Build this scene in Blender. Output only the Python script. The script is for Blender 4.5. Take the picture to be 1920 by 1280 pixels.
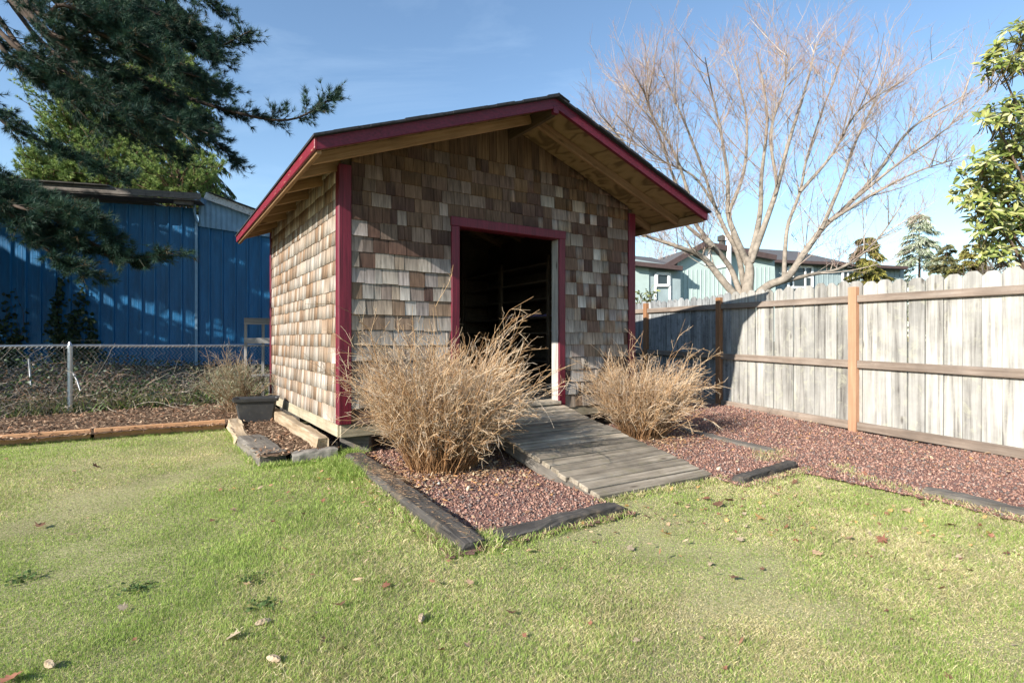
import bpy, math, random
import numpy as np
from mathutils import Vector, Matrix

for _o in list(bpy.data.objects):
    bpy.data.objects.remove(_o)
SC = bpy.context.scene
COL = SC.collection

# ------------------------------------------------------------------ camera, sky, sun
CAMZ = 1.15
F = 1040.0
cam = bpy.data.cameras.new("camera")
camo = bpy.data.objects.new("camera", cam)
COL.objects.link(camo)
camo.location = (0, 0, CAMZ)
camo.rotation_euler = (math.radians(90), 0, 0)
cam.sensor_width = 36
cam.lens = F / 1920 * 36
cam.shift_y = -0.001
cam.clip_start = 0.05
cam.clip_end = 3000
SC.camera = camo

SUN_DIR = Vector((-0.7323, -0.7098, 0.5)).normalized()      # towards the sun
SUN_EL = math.asin(SUN_DIR.z)
SUN_AZ = math.atan2(SUN_DIR.x, SUN_DIR.y)
world = bpy.data.worlds.new("World")
SC.world = world
world.use_nodes = True
wn, wl = world.node_tree.nodes, world.node_tree.links
wn.clear()
w_out = wn.new("ShaderNodeOutputWorld")
w_bg = wn.new("ShaderNodeBackground")
w_bg.inputs["Strength"].default_value = 0.108
w_sky = wn.new("ShaderNodeTexSky")
w_sky.sky_type = 'NISHITA'
w_sky.sun_disc = False
w_sky.sun_elevation = SUN_EL
w_sky.sun_rotation = SUN_AZ
w_sky.air_density = 1.0
w_sky.dust_density = 0.1
w_sky.ozone_density = 0.8
# thin streaks of high cloud
w_tc = wn.new("ShaderNodeTexCoord")
w_map = wn.new("ShaderNodeMapping")
w_map.inputs["Scale"].default_value = (1.2, 1.2, 4.0)
w_map.inputs["Rotation"].default_value = (0.2, 0.35, 0.5)
w_noi = wn.new("ShaderNodeTexNoise")
w_noi.inputs["Scale"].default_value = 1.6
w_noi.inputs["Detail"].default_value = 7
w_noi.inputs["Roughness"].default_value = 0.6
w_noi.inputs["Distortion"].default_value = 0.6
w_rmp = wn.new("ShaderNodeValToRGB")
w_rmp.color_ramp.elements[0].position = 0.50
w_rmp.color_ramp.elements[0].color = (0, 0, 0, 1)
w_rmp.color_ramp.elements[1].position = 0.78
w_rmp.color_ramp.elements[1].color = (0.16, 0.16, 0.16, 1)
w_mix = wn.new("ShaderNodeMixRGB")
w_mix.inputs[2].default_value = (6.2, 6.9, 7.8, 1)
wl.new(w_tc.outputs["Generated"], w_map.inputs["Vector"])
wl.new(w_map.outputs["Vector"], w_noi.inputs["Vector"])
wl.new(w_noi.outputs["Fac"], w_rmp.inputs["Fac"])
wl.new(w_rmp.outputs["Color"], w_mix.inputs[0])
wl.new(w_sky.outputs["Color"], w_mix.inputs[1])
w_tint = wn.new("ShaderNodeMixRGB")
w_tint.blend_type = 'MULTIPLY'
w_tint.inputs[0].default_value = 1.0
w_tint.inputs[2].default_value = (0.90, 1.0, 1.06, 1)
wl.new(w_mix.outputs["Color"], w_tint.inputs[1])
wl.new(w_tint.outputs["Color"], w_bg.inputs["Color"])
wl.new(w_bg.outputs["Background"], w_out.inputs["Surface"])

sun = bpy.data.lights.new("sun", 'SUN')
sun.energy = 4.9
sun.angle = math.radians(0.5)
sun.color = (1.0, 0.945, 0.865)
suno = bpy.data.objects.new("sun", sun)
COL.objects.link(suno)
suno.rotation_euler = SUN_DIR.to_track_quat('Z', 'Y').to_euler()
suno.location = (-8, -8, 12)

SC.view_settings.view_transform = 'Standard'
SC.view_settings.look = 'None'
SC.view_settings.gamma = 1.0
SC.view_settings.exposure = 1.0
SC.view_settings.use_curve_mapping = False
SC.render.engine = 'CYCLES'
SC.cycles.max_bounces = 7
SC.cycles.transparent_max_bounces = 6

# ------------------------------------------------------------------ coordinates
# the shed's own frame: t along its front wall, s along its side wall (away), z up
TH = math.radians(32.8)
U = Vector((math.cos(TH), math.sin(TH), 0))
Vv = Vector((-math.sin(TH), math.cos(TH), 0))
C0 = Vector((-1.5457, 5.0, 0))
ZU = Vector((0, 0, 1))


def P(t, s, z):
    return C0 + U * t + Vv * s + ZU * z


def ts(x, y):
    dx, dy = x - C0.x, y - C0.y
    return dx * U.x + dy * U.y, dx * Vv.x + dy * Vv.y


def at(px, py, d):
    return Vector(((px - 960) / F * d, d, CAMZ + (638 - py) / F * d))


def gz(x, y):
    """height of the ground (numpy or float)"""
    t, s = ts(np.asarray(x, dtype=float), np.asarray(y, dtype=float))
    k = np.clip((s + 2.4) / 3.0, 0, 1)
    k = k * k * (3 - 2 * k)
    r = np.clip((t - 2.2) / 3.4, 0, 1)
    z = 0.085 * k + 0.06 * r * r * (3 - 2 * r)
    z = z + 0.006 * np.sin(x * 1.9 + 0.6 * y) * np.sin(y * 1.4) + 0.004 * np.sin(x * 4.3 + 1) * np.cos(y * 3.7)
    return z


def gzf(x, y):
    return float(gz(x, y))


# ------------------------------------------------------------------ object helpers
WM = {}


def link(o, parent=None, M=None):
    COL.objects.link(o)
    M = M if M is not None else Matrix.Identity(4)
    if parent is not None:
        o.parent = parent
        o.matrix_parent_inverse = WM[parent.name].inverted()
    o.matrix_basis = M
    WM[o.name] = M.copy()
    return o


def tag(o, label=None, cat=None, group=None, kind=None):
    if label:
        o["label"] = label
    if cat:
        o["category"] = cat
    if group:
        o["group"] = group
    if kind:
        o["kind"] = kind
    return o


def thing(name, loc, label, cat, group=None, rz=0.0):
    o = bpy.data.objects.new(name, None)
    o.empty_display_size = 0.1
    link(o, None, Matrix.Translation(Vector(loc)) @ Matrix.Rotation(rz, 4, 'Z'))
    return tag(o, label, cat, group)


def mesh_py(name, verts, faces, mat, smooth=False):
    me = bpy.data.meshes.new(name)
    me.from_pydata([tuple(v) for v in verts], [], faces)
    if mat:
        me.materials.append(mat)
    if smooth:
        me.polygons.foreach_set("use_smooth", [True] * len(me.polygons))
    me.update()
    return me


def add(name, verts, faces, mat, parent=None, M=None, smooth=False):
    me = mesh_py(name, verts, faces, mat, smooth)
    return link(bpy.data.objects.new(name, me), parent, M)


def mesh_np(name, V, Fc, mat, col=None, smooth=False):
    V = np.ascontiguousarray(V, dtype=np.float32)
    Fc = np.ascontiguousarray(Fc, dtype=np.int32)
    m, k = Fc.shape
    me = bpy.data.meshes.new(name)
    me.vertices.add(len(V))
    me.vertices.foreach_set("co", V.ravel())
    me.loops.add(m * k)
    me.loops.foreach_set("vertex_index", Fc.ravel())
    me.polygons.add(m)
    me.polygons.foreach_set("loop_start", np.arange(0, m * k, k, dtype=np.int32))
    if smooth:
        me.polygons.foreach_set("use_smooth", np.ones(m, dtype=bool))
    if col is not None:
        at_ = me.attributes.new("Col", 'FLOAT_COLOR', 'POINT')
        c = np.ones((len(V), 4), dtype=np.float32)
        c[:, :3] = col
        at_.data.foreach_set("color", c.ravel())
    me.materials.append(mat)
    me.update(calc_edges=True)
    me.validate()
    return me


def add_np(name, V, Fc, mat, col=None, parent=None, smooth=False, M=None):
    return link(bpy.data.objects.new(name, mesh_np(name, V, Fc, mat, col, smooth)), parent, M)


def setcol(me, rgb):
    a = me.attributes.new("Col", 'FLOAT_COLOR', 'POINT')
    n = len(me.vertices)
    c = np.ones((n, 4), dtype=np.float32)
    c[:, :3] = rgb
    a.data.foreach_set("color", c.ravel())


def cbox(lx, ly, lz, c):
    """a box with chamfered edges, centred"""
    h = (lx / 2, ly / 2, lz / 2)
    c = min(c, min(h) * 0.8)
    vs, idx = [], {}
    for sx in (-1, 1):
        for sy in (-1, 1):
            for sz in (-1, 1):
                s = (sx, sy, sz)
                for ax in range(3):
                    v = [s[i] * (h[i] if i == ax else h[i] - c) for i in range(3)]
                    idx[(s, ax)] = len(vs)
                    vs.append(v)
    fs = []
    for ax in range(3):
        a, b = (ax + 1) % 3, (ax + 2) % 3
        for sg in (-1, 1):
            q = []
            for (p, r) in ((-1, -1), (1, -1), (1, 1), (-1, 1)):
                s = [0, 0, 0]
                s[ax], s[a], s[b] = sg, p, r
                q.append(idx[(tuple(s), ax)])
            fs.append(q if sg > 0 else q[::-1])
        # edges along axis ax
        for p in (-1, 1):
            for r in (-1, 1):
                s0, s1 = [0, 0, 0], [0, 0, 0]
                s0[ax], s1[ax] = -1, 1
                s0[a] = s1[a] = p
                s0[b] = s1[b] = r
                q = [idx[(tuple(s0), a)], idx[(tuple(s1), a)], idx[(tuple(s1), b)], idx[(tuple(s0), b)]]
                fs.append(q if p * r > 0 else q[::-1])
    for sx in (-1, 1):
        for sy in (-1, 1):
            for sz in (-1, 1):
                s = (sx, sy, sz)
                q = [idx[(s, 0)], idx[(s, 1)], idx[(s, 2)]]
                fs.append(q if sx * sy * sz > 0 else q[::-1])
    return vs, fs


def frame(a, b, up):
    x = (b - a).normalized()
    z = (up - x * up.dot(x)).normalized()
    y = z.cross(x)
    M = Matrix((x, y, z)).transposed().to_4x4()
    M.translation = (a + b) / 2
    return M


def board(name, parent, a, b, w, h, mat, up=ZU, c=0.004):
    """a bar from a to b: w across, h along 'up'"""
    a, b, up = Vector(a), Vector(b), Vector(up)
    vs, fs = cbox((b - a).length, w, h, c)
    return add(name, vs, fs, mat, parent, frame(a, b, up))


def rough_timber(name, parent, a, b, w, h, mat, up=ZU, seed=0, amp=0.012, n=16):
    """a worn old timber: many rings, uneven faces, rounded corners"""
    a, b = Vector(a), Vector(b)
    L = (b - a).length
    rg = random.Random(seed)
    prof = []
    for (sx, sy) in ((-1, -1), (1, -1), (1, 1), (-1, 1)):
        c = 0.18 * min(w, h)
        X, Y = sx * w / 2, sy * h / 2
        if sx * sy > 0:
            prof += [(X, Y - sy * c), (X - sx * c * .35, Y - sy * c * .35), (X - sx * c, Y)]
        else:
            prof += [(X - sx * c, Y), (X - sx * c * .35, Y - sy * c * .35), (X, Y - sy * c)]
    # order is counter-clockwise already
    k = len(prof)
    vs, fs = [], []
    ph = [rg.uniform(0, 6.28) for _ in range(k)]
    for i in range(n + 1):
        u = i / n
        for j, (py, pz) in enumerate(prof):
            q = 1 + amp / min(w, h) * (math.sin(u * L * 7 + ph[j]) + rg.uniform(-1, 1)) * 0.8
            e = 1.0 - (0.06 if i in (0, n) else 0)
            vs.append((-L / 2 + u * L + (rg.uniform(-1, 1) * amp if i in (0, n) else 0), py * q * e, pz * q * e))
    for i in range(n):
        for j in range(k):
            j2 = (j + 1) % k
            fs.append([i * k + j, (i + 1) * k + j, (i + 1) * k + j2, i * k + j2][::-1])
    fs.append(list(range(k))[::-1])
    fs.append([n * k + j for j in range(k)])
    return add(name, vs, fs, mat, parent, frame(a, b, Vector(up)))


def lathe(name, parent, prof, loc, mat, n=16):
    vs, fs = [], []
    for r, z in prof:
        for i in range(n):
            a = 2 * math.pi * i / n
            vs.append((r * math.cos(a), r * math.sin(a), z))
    for k in range(len(prof) - 1):
        for i in range(n):
            j = (i + 1) % n
            fs.append([k * n + i, k * n + j, (k + 1) * n + j, (k + 1) * n + i])
    fs.append(list(range(n))[::-1])
    fs.append([(len(prof) - 1) * n + i for i in range(n)])
    return add(name, vs, fs, mat, parent, Matrix.Translation(Vector(loc)), smooth=False)


def tubes(PL, R, sides=3):
    """PL (N,k,3) polylines, R (N,k) radii -> V, F(quads)"""
    PL = np.asarray(PL, dtype=np.float64)
    R = np.asarray(R, dtype=np.float64)
    N, k, _ = PL.shape
    T = np.gradient(PL, axis=1)
    T /= np.linalg.norm(T, axis=2, keepdims=True) + 1e-9
    ref = np.zeros_like(T)
    ref[..., 0] = 0.37
    ref[..., 1] = 0.91
    ref[..., 2] = 0.17
    A = np.cross(T, ref)
    A /= np.linalg.norm(A, axis=2, keepdims=True) + 1e-9
    B = np.cross(T, A)
    ang = np.arange(sides) * 2 * np.pi / sides
    V = PL[:, :, None, :] + R[:, :, None, None] * (A[:, :, None, :] * np.cos(ang)[None, None, :, None] + B[:, :, None, :] * np.sin(ang)[None, None, :, None])
    idx = np.arange(N * k * sides).reshape(N, k, sides)
    a = idx[:, :-1, :]
    b = idx[:, 1:, :]
    Fq = np.stack([a, np.roll(a, -1, axis=2), np.roll(b, -1, axis=2), b], axis=-1).reshape(-1, 4)
    return V.reshape(-1, 3), Fq


def tube_one(pts, rad, sides=8):
    """one tube, smoothed through its points (Catmull-Rom)"""
    pts = np.array([tuple(p) for p in pts], dtype=float)
    rad = np.array(rad, dtype=float)
    q = np.vstack([2 * pts[0] - pts[1], pts, 2 * pts[-1] - pts[-2]])
    out, ro = [], []
    for i in range(1, len(q) - 2):
        for u in np.linspace(0, 1, 6, endpoint=False):
            p0, p1, p2, p3 = q[i - 1], q[i], q[i + 1], q[i + 2]
            out.append(0.5 * ((2 * p1) + (-p0 + p2) * u + (2 * p0 - 5 * p1 + 4 * p2 - p3) * u * u + (-p0 + 3 * p1 - 3 * p2 + p3) * u ** 3))
            ro.append(rad[i - 1] * (1 - u) + rad[i] * u)
    out.append(pts[-1])
    ro.append(rad[-1])
    return np.array(out), np.array(ro)


class Acc:
    """collects numpy pieces into one mesh"""
    def __init__(self):
        self.V, self.F, self.C, self.n = [], [], [], 0

    def put(self, V, Fq, col):
        V = np.asarray(V)
        col = np.broadcast_to(np.asarray(col, dtype=np.float32), (len(V), 3))
        if Fq.shape[1] == 3:
            Fq = np.concatenate([Fq[:, :2], Fq[:, 2:3], Fq[:, 2:3]], axis=1)
        self.V.append(V)
        self.F.append(Fq + self.n)
        self.C.append(col)
        self.n += len(V)

    def build(self, name, mat, parent=None, smooth=False):
        V = np.concatenate(self.V)
        Fq = np.concatenate(self.F)
        Cc = np.concatenate(self.C)
        tri = Fq[:, 2] == Fq[:, 3]
        me = bpy.data.meshes.new(name)
        Vf = np.ascontiguousarray(V, dtype=np.float32)
        lens = np.where(tri, 3, 4).astype(np.int32)
        order = Fq.ravel()
        keep = np.ones(Fq.shape, dtype=bool)
        keep[tri, 3] = False
        li = Fq[keep].astype(np.int32)
        starts = np.concatenate([[0], np.cumsum(lens)[:-1]]).astype(np.int32)
        me.vertices.add(len(Vf))
        me.vertices.foreach_set("co", Vf.ravel())
        me.loops.add(len(li))
        me.loops.foreach_set("vertex_index", li)
        me.polygons.add(len(lens))
        me.polygons.foreach_set("loop_start", starts)
        if smooth:
            me.polygons.foreach_set("use_smooth", np.ones(len(lens), dtype=bool))
        a_ = me.attributes.new("Col", 'FLOAT_COLOR', 'POINT')
        c = np.ones((len(Vf), 4), dtype=np.float32)
        c[:, :3] = Cc
        a_.data.foreach_set("color", c.ravel())
        me.materials.append(mat)
        me.update(calc_edges=True)
        return link(bpy.data.objects.new(name, me), parent)


# ------------------------------------------------------------------ materials
def ramp(nt, stops):
    r = nt.nodes.new("ShaderNodeValToRGB")
    el = r.color_ramp.elements
    while len(el) > 1:
        el.remove(el[-1])
    el[0].position, el[0].color = stops[0][0], (*stops[0][1], 1)
    for p, c in stops[1:]:
        e = el.new(p)
        e.color = (*c, 1)
    return r


def base_mat(name, rough=0.8, spec=0.3):
    m = bpy.data.materials.new(name)
    m.use_nodes = True
    b = m.node_tree.nodes["Principled BSDF"]
    b.inputs["Roughness"].default_value = rough
    b.inputs["Specular IOR Level"].default_value = spec
    return m, m.node_tree, b


def rnd_coord(nt, scale, coord="Object"):
    """object coordinates, shifted by each object's own random number"""
    L = nt.links
    tc = nt.nodes.new("ShaderNodeTexCoord")
    oi = nt.nodes.new("ShaderNodeObjectInfo")
    mu = nt.nodes.new("ShaderNodeMath")
    mu.operation = 'MULTIPLY'
    mu.inputs[1].default_value = 37.0
    L.new(oi.outputs["Random"], mu.inputs[0])
    ad = nt.nodes.new("ShaderNodeVectorMath")
    ad.operation = 'ADD'
    L.new(tc.outputs[coord], ad.inputs[0])
    L.new(mu.outputs[0], ad.inputs[1])
    mp = nt.nodes.new("ShaderNodeMapping")
    mp.inputs["Scale"].default_value = scale
    L.new(ad.outputs[0], mp.inputs["Vector"])
    return mp, oi, ad


def noise_n(nt, vec, scale, detail=6, rough=0.6, dist=0.0):
    n = nt.nodes.new("ShaderNodeTexNoise")
    n.inputs["Scale"].default_value = scale
    n.inputs["Detail"].default_value = detail
    n.inputs["Roughness"].default_value = rough
    n.inputs["Distortion"].default_value = dist
    nt.links.new(vec, n.inputs["Vector"])
    return n


def mixc(nt, blend, fac, a, b):
    m = nt.nodes.new("ShaderNodeMixRGB")
    m.blend_type = blend
    for i, v in ((0, fac), (1, a), (2, b)):
        if hasattr(v, "is_linked") or hasattr(v, "links"):
            nt.links.new(v, m.inputs[i])
        elif i == 0:
            m.inputs[0].default_value = v
        else:
            m.inputs[i].default_value = (*v, 1)
    return m.outputs[0]


def bump_n(nt, h, strength, dist=0.01):
    b = nt.nodes.new("ShaderNodeBump")
    b.inputs["Strength"].default_value = strength
    b.inputs["Distance"].default_value = dist
    nt.links.new(h, b.inputs["Height"])
    return b.outputs[0]


def wood(name, stops, grain=(1.6, 30, 30), rough=0.8, vary=0.35, bump=0.5, stain=None, stain_amt=0.5, knots=False, spec=0.25):
    """grain runs along local X"""
    m, nt, b = base_mat(name, rough, spec)
    L = nt.links
    mp, oi, ad = rnd_coord(nt, grain)
    n1 = noise_n(nt, mp.outputs[0], 1.0, 8, 0.62, 0.3)
    r = ramp(nt, stops)
    L.new(n1.outputs["Fac"], r.inputs["Fac"])
    c = r.outputs["Color"]
    n2 = noise_n(nt, ad.outputs[0], 3.0, 4, 0.6)
    r2 = ramp(nt, [(0.3, (1 - vary,) * 3), (0.7, (1 + vary * .5,) * 3)])
    L.new(n2.outputs["Fac"], r2.inputs["Fac"])
    c = mixc(nt, 'MULTIPLY', 1.0, c, r2.outputs["Color"])
    # each piece a little lighter or darker
    mr = nt.nodes.new("ShaderNodeMapRange")
    mr.inputs["To Min"].default_value = 1 - vary
    mr.inputs["To Max"].default_value = 1 + vary * .6
    L.new(oi.outputs["Random"], mr.inputs["Value"])
    c = mixc(nt, 'MULTIPLY', 1.0, c, mr.outputs[0])
    if stain:
        n3 = noise_n(nt, ad.outputs[0], 9.0, 8, 0.7, 0.5)
        r3 = ramp(nt, [(0.52, (0, 0, 0)), (0.72, (stain_amt,) * 3)])
        L.new(n3.outputs["Fac"], r3.inputs["Fac"])
        c = mixc(nt, 'MIX', r3.outputs["Color"], c, stain)
    if knots:
        vo = nt.nodes.new("ShaderNodeTexVoronoi")
        vo.inputs["Scale"].default_value = 1.0
        mk = nt.nodes.new("ShaderNodeMapping")
        mk.inputs["Scale"].default_value = (2.2, 6, 6)
        L.new(ad.outputs[0], mk.inputs["Vector"])
        L.new(mk.outputs[0], vo.inputs["Vector"])
        rk = ramp(nt, [(0.05, (0.25, 0.22, 0.2)), (0.13, (1, 1, 1))])
        L.new(vo.outputs["Distance"], rk.inputs["Fac"])
        c = mixc(nt, 'MULTIPLY', 0.8, c, rk.outputs["Color"])
    L.new(c, b.inputs["Base Color"])
    L.new(bump_n(nt, n1.outputs["Fac"], bump, 0.006), b.inputs["Normal"])
    return m


def attr_mat(name, rough=0.8, spec=0.2, trans=0.0, noise_scale=40.0, vary=0.3, bump=0.0, stretch=(1, 1, 1), sheen=0.0):
    """colour from the mesh's own Col attribute, broken up by fine noise"""
    m, nt, b = base_mat(name, rough, spec)
    L = nt.links
    a = nt.nodes.new("ShaderNodeAttribute")
    a.attribute_name = "Col"
    mp, oi, ad = rnd_coord(nt, stretch)
    n = noise_n(nt, mp.outputs[0], noise_scale, 5, 0.6)
    r = ramp(nt, [(0.28, (1 - vary,) * 3), (0.72, (1 + vary,) * 3)])
    L.new(n.outputs["Fac"], r.inputs["Fac"])
    c = mixc(nt, 'MULTIPLY', 1.0, a.outputs["Color"], r.outputs["Color"])
    L.new(c, b.inputs["Base Color"])
    if bump:
        L.new(bump_n(nt, n.outputs["Fac"], bump, 0.004), b.inputs["Normal"])
    if trans:
        t = nt.nodes.new("ShaderNodeBsdfTranslucent")
        mx = nt.nodes.new("ShaderNodeMixShader")
        mx.inputs[0].default_value = trans
        L.new(c, t.inputs["Color"])
        L.new(b.outputs[0], mx.inputs[1])
        L.new(t.outputs[0], mx.inputs[2])
        L.new(mx.outputs[0], nt.nodes["Material Output"].inputs["Surface"])
    return m


def plain(name, rgb, rough=0.6, metal=0.0, vary=0.2, nscale=6.0, stretch=(1, 1, 1), bump=0.0, spec=0.4, stain=None, stain_amt=0.6, stain_pos=(0.55, 0.75)):
    m, nt, b = base_mat(name, rough, spec)
    L = nt.links
    mp, oi, ad = rnd_coord(nt, stretch)
    n = noise_n(nt, mp.outputs[0], nscale, 6, 0.6)
    r = ramp(nt, [(0.3, tuple(x * (1 - vary) for x in rgb)), (0.7, tuple(x * (1 + vary) for x in rgb))])
    L.new(n.outputs["Fac"], r.inputs["Fac"])
    c = r.outputs["Color"]
    if stain:
        n3 = noise_n(nt, mp.outputs[0], nscale * 2.7, 8, 0.7, 0.4)
        r3 = ramp(nt, [(stain_pos[0], (0, 0, 0)), (stain_pos[1], (stain_amt,) * 3)])
        L.new(n3.outputs["Fac"], r3.inputs["Fac"])
        c = mixc(nt, 'MIX', r3.outputs["Color"], c, stain)
    L.new(c, b.inputs["Base Color"])
    b.inputs["Metallic"].default_value = metal
    if bump:
        L.new(bump_n(nt, n.outputs["Fac"], bump, 0.005), b.inputs["Normal"])
    return m


M_RED = plain("red_paint", (0.120, 0.0085, 0.021), 0.5, vary=0.45, nscale=9, stretch=(0.35, 7, 7), bump=0.5, spec=0.4,
              stain=(0.17, 0.05, 0.055), stain_amt=0.5, stain_pos=(0.58, 0.8))
M_REDWORN = plain("worn_red_paint", (0.165, 0.010, 0.020), 0.5, vary=0.2, nscale=4, stretch=(0.8, 5, 5), bump=0.5, spec=0.4,
                  stain=(0.45, 0.33, 0.2), stain_amt=1.0, stain_pos=(0.62, 0.66))
M_REDSHADE = plain("shaded_red_paint", (0.16, 0.010, 0.075), 0.42, vary=0.25, nscale=4, stretch=(1, 9, 9), bump=0.4, spec=0.4,
                 stain=(0.30, 0.12, 0.24), stain_amt=0.6, stain_pos=(0.62, 0.8))  # the red paint with blue shade put into its colour; on no board
M_RAFTER = wood("rafter_wood", [(0.3, (0.21, 0.12, 0.060)), (0.7, (0.39, 0.245, 0.135))], vary=0.22, knots=True, bump=0.25)
M_DARKWOOD = wood("dark_beam_wood", [(0.3, (0.06, 0.04, 0.025)), (0.7, (0.13, 0.09, 0.055))], vary=0.2)
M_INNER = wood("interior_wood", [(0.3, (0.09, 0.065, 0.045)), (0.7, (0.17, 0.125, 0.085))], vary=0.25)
M_GREYWOOD = wood("grey_jamb_wood", [(0.3, (0.24, 0.22, 0.2)), (0.55, (0.42, 0.4, 0.37)), (0.75, (0.52, 0.5, 0.46))], vary=0.2, knots=True)
M_SKIRT = wood("skirt_wood", [(0.3, (0.30, 0.25, 0.17)), (0.7, (0.46, 0.40, 0.29))], vary=0.25, stain=(0.12, 0.13, 0.06), stain_amt=0.5)
M_DECKPLANK = wood("ramp_plank_wood", [(0.25, (0.14, 0.112, 0.082)), (0.5, (0.37, 0.31, 0.235)), (0.75, (0.54, 0.465, 0.365))], vary=0.42,
                   stain=(0.17, 0.15, 0.06), stain_amt=0.45, knots=True, bump=0.8)
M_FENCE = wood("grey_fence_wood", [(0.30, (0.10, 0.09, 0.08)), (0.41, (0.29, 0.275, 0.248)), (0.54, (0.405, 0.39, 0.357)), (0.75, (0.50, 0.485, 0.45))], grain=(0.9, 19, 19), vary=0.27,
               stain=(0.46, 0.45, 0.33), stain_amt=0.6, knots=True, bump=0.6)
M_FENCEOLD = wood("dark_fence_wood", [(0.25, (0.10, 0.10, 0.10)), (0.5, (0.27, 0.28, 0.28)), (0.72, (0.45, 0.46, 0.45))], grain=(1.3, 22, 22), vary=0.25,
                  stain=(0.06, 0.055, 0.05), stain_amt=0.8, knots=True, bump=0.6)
M_RAIL = wood("fence_rail_wood", [(0.25, (0.15, 0.11, 0.085)), (0.5, (0.27, 0.21, 0.165)), (0.75, (0.37, 0.31, 0.26))], vary=0.25, stain=(0.16, 0.13, 0.11), stain_amt=0.5)
M_POST = wood("cedar_post_wood", [(0.3, (0.34, 0.175, 0.10)), (0.7, (0.44, 0.25, 0.155))], vary=0.12, bump=0.2)
M_POSTDARK = wood("dark_cedar_post_wood", [(0.3, (0.20, 0.095, 0.045)), (0.7, (0.33, 0.17, 0.085))], vary=0.15, bump=0.2)
M_ORANGE = wood("new_border_board_wood", [(0.3, (0.46, 0.23, 0.11)), (0.7, (0.64, 0.36, 0.19))], vary=0.18, bump=0.25, stain=(0.22, 0.12, 0.07), stain_amt=0.5)
M_TIE = wood("black_tie_wood", [(0.25, (0.038, 0.034, 0.031)), (0.55, (0.105, 0.094, 0.083)), (0.8, (0.20, 0.18, 0.155))], vary=0.3, bump=1.0,
             stain=(0.22, 0.16, 0.10), stain_amt=0.55)
M_TIEGREY = wood("grey_tie_wood", [(0.25, (0.075, 0.066, 0.057)), (0.55, (0.155, 0.138, 0.118)), (0.8, (0.26, 0.235, 0.20))], vary=0.3, bump=1.0,
                 stain=(0.30, 0.24, 0.16), stain_amt=0.4)
M_LOG = wood("split_rail_wood", [(0.25, (0.25, 0.165, 0.09)), (0.5, (0.43, 0.33, 0.22)), (0.8, (0.56, 0.46, 0.34))], vary=0.2, bump=0.9)
M_OLDGREY = wood("old_grey_wood", [(0.25, (0.14, 0.13, 0.12)), (0.55, (0.30, 0.28, 0.26)), (0.8, (0.44, 0.41, 0.38))], vary=0.2, bump=0.6)
M_STONE = plain("grey_stone", (0.21, 0.19, 0.165), 0.9, vary=0.4, nscale=14, bump=1.0)
M_GALV = plain("galvanised_steel", (0.50, 0.52, 0.55), 0.38, metal=0.85, vary=0.15, nscale=20)
M_WIRE = plain("chain_wire", (0.34, 0.35, 0.36), 0.5, metal=0.7, vary=0.3, nscale=12)
M_PLASTIC = plain("black_planter_plastic", (0.035, 0.035, 0.035), 0.5, vary=0.2, nscale=9, stain=(0.14, 0.12, 0.09), stain_amt=0.35)
M_BARN = plain("blue_metal_sheet", (0.005, 0.108, 0.25), 0.45, vary=0.22, nscale=2.2, stretch=(3, 3, 0.6), spec=0.4, stain=(0.05, 0.16, 0.3), stain_amt=0.5)
M_BARNLIGHT = plain("pale_corrugated_sheet", (0.20, 0.33, 0.45), 0.45, vary=0.15, nscale=4)
M_BARNBODY = plain("barn_inside", (0.02, 0.03, 0.05), 0.8)
M_BARNROOF = plain("barn_roof_sheet", (0.055, 0.05, 0.045), 0.8, vary=0.5, nscale=5, stain=(0.10, 0.11, 0.04), stain_amt=0.6)
M_BARNTRIM = wood("barn_fascia_wood", [(0.3, (0.12, 0.10, 0.085)), (0.7, (0.26, 0.23, 0.20))], vary=0.2, stain=(0.03, 0.03, 0.03), stain_amt=0.9)
M_WHITETRIM = plain("peeling_white_paint", (0.66, 0.65, 0.62), 0.6, vary=0.15, nscale=8, stain=(0.2, 0.17, 0.14), stain_amt=0.9, stain_pos=(0.55, 0.62))
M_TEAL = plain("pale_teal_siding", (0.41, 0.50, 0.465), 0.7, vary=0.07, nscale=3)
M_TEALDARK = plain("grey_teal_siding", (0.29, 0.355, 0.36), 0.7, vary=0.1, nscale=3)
M_WHITE = plain("white_trim_paint", (0.80, 0.80, 0.78), 0.5, vary=0.04)
M_HROOF = plain("house_roof_shingle", (0.10, 0.095, 0.095), 0.9, vary=0.4, nscale=18, bump=0.6)
M_HFASCIA = plain("brown_red_fascia", (0.085, 0.055, 0.05), 0.6, vary=0.2)
M_CHIM = plain("flue_metal", (0.55, 0.57, 0.6), 0.4, metal=0.6)
M_ROOFING = plain("black_asphalt_shingle", (0.022, 0.022, 0.026), 0.92, vary=0.5, nscale=40, bump=0.6, stain=(0.10, 0.10, 0.07), stain_amt=0.5)
M_CLOTH = plain("mauve_cloth", (0.42, 0.30, 0.50), 0.9, vary=0.2)
M_BARK = plain("pale_tree_bark", (0.255, 0.215, 0.17), 0.85, vary=0.42, nscale=11, bump=0.8, stain=(0.17, 0.15, 0.12), stain_amt=0.7)
M_PINEBARK = plain("pine_bark", (0.060, 0.040, 0.028), 0.9, vary=0.4, nscale=10, bump=0.8)

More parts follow.
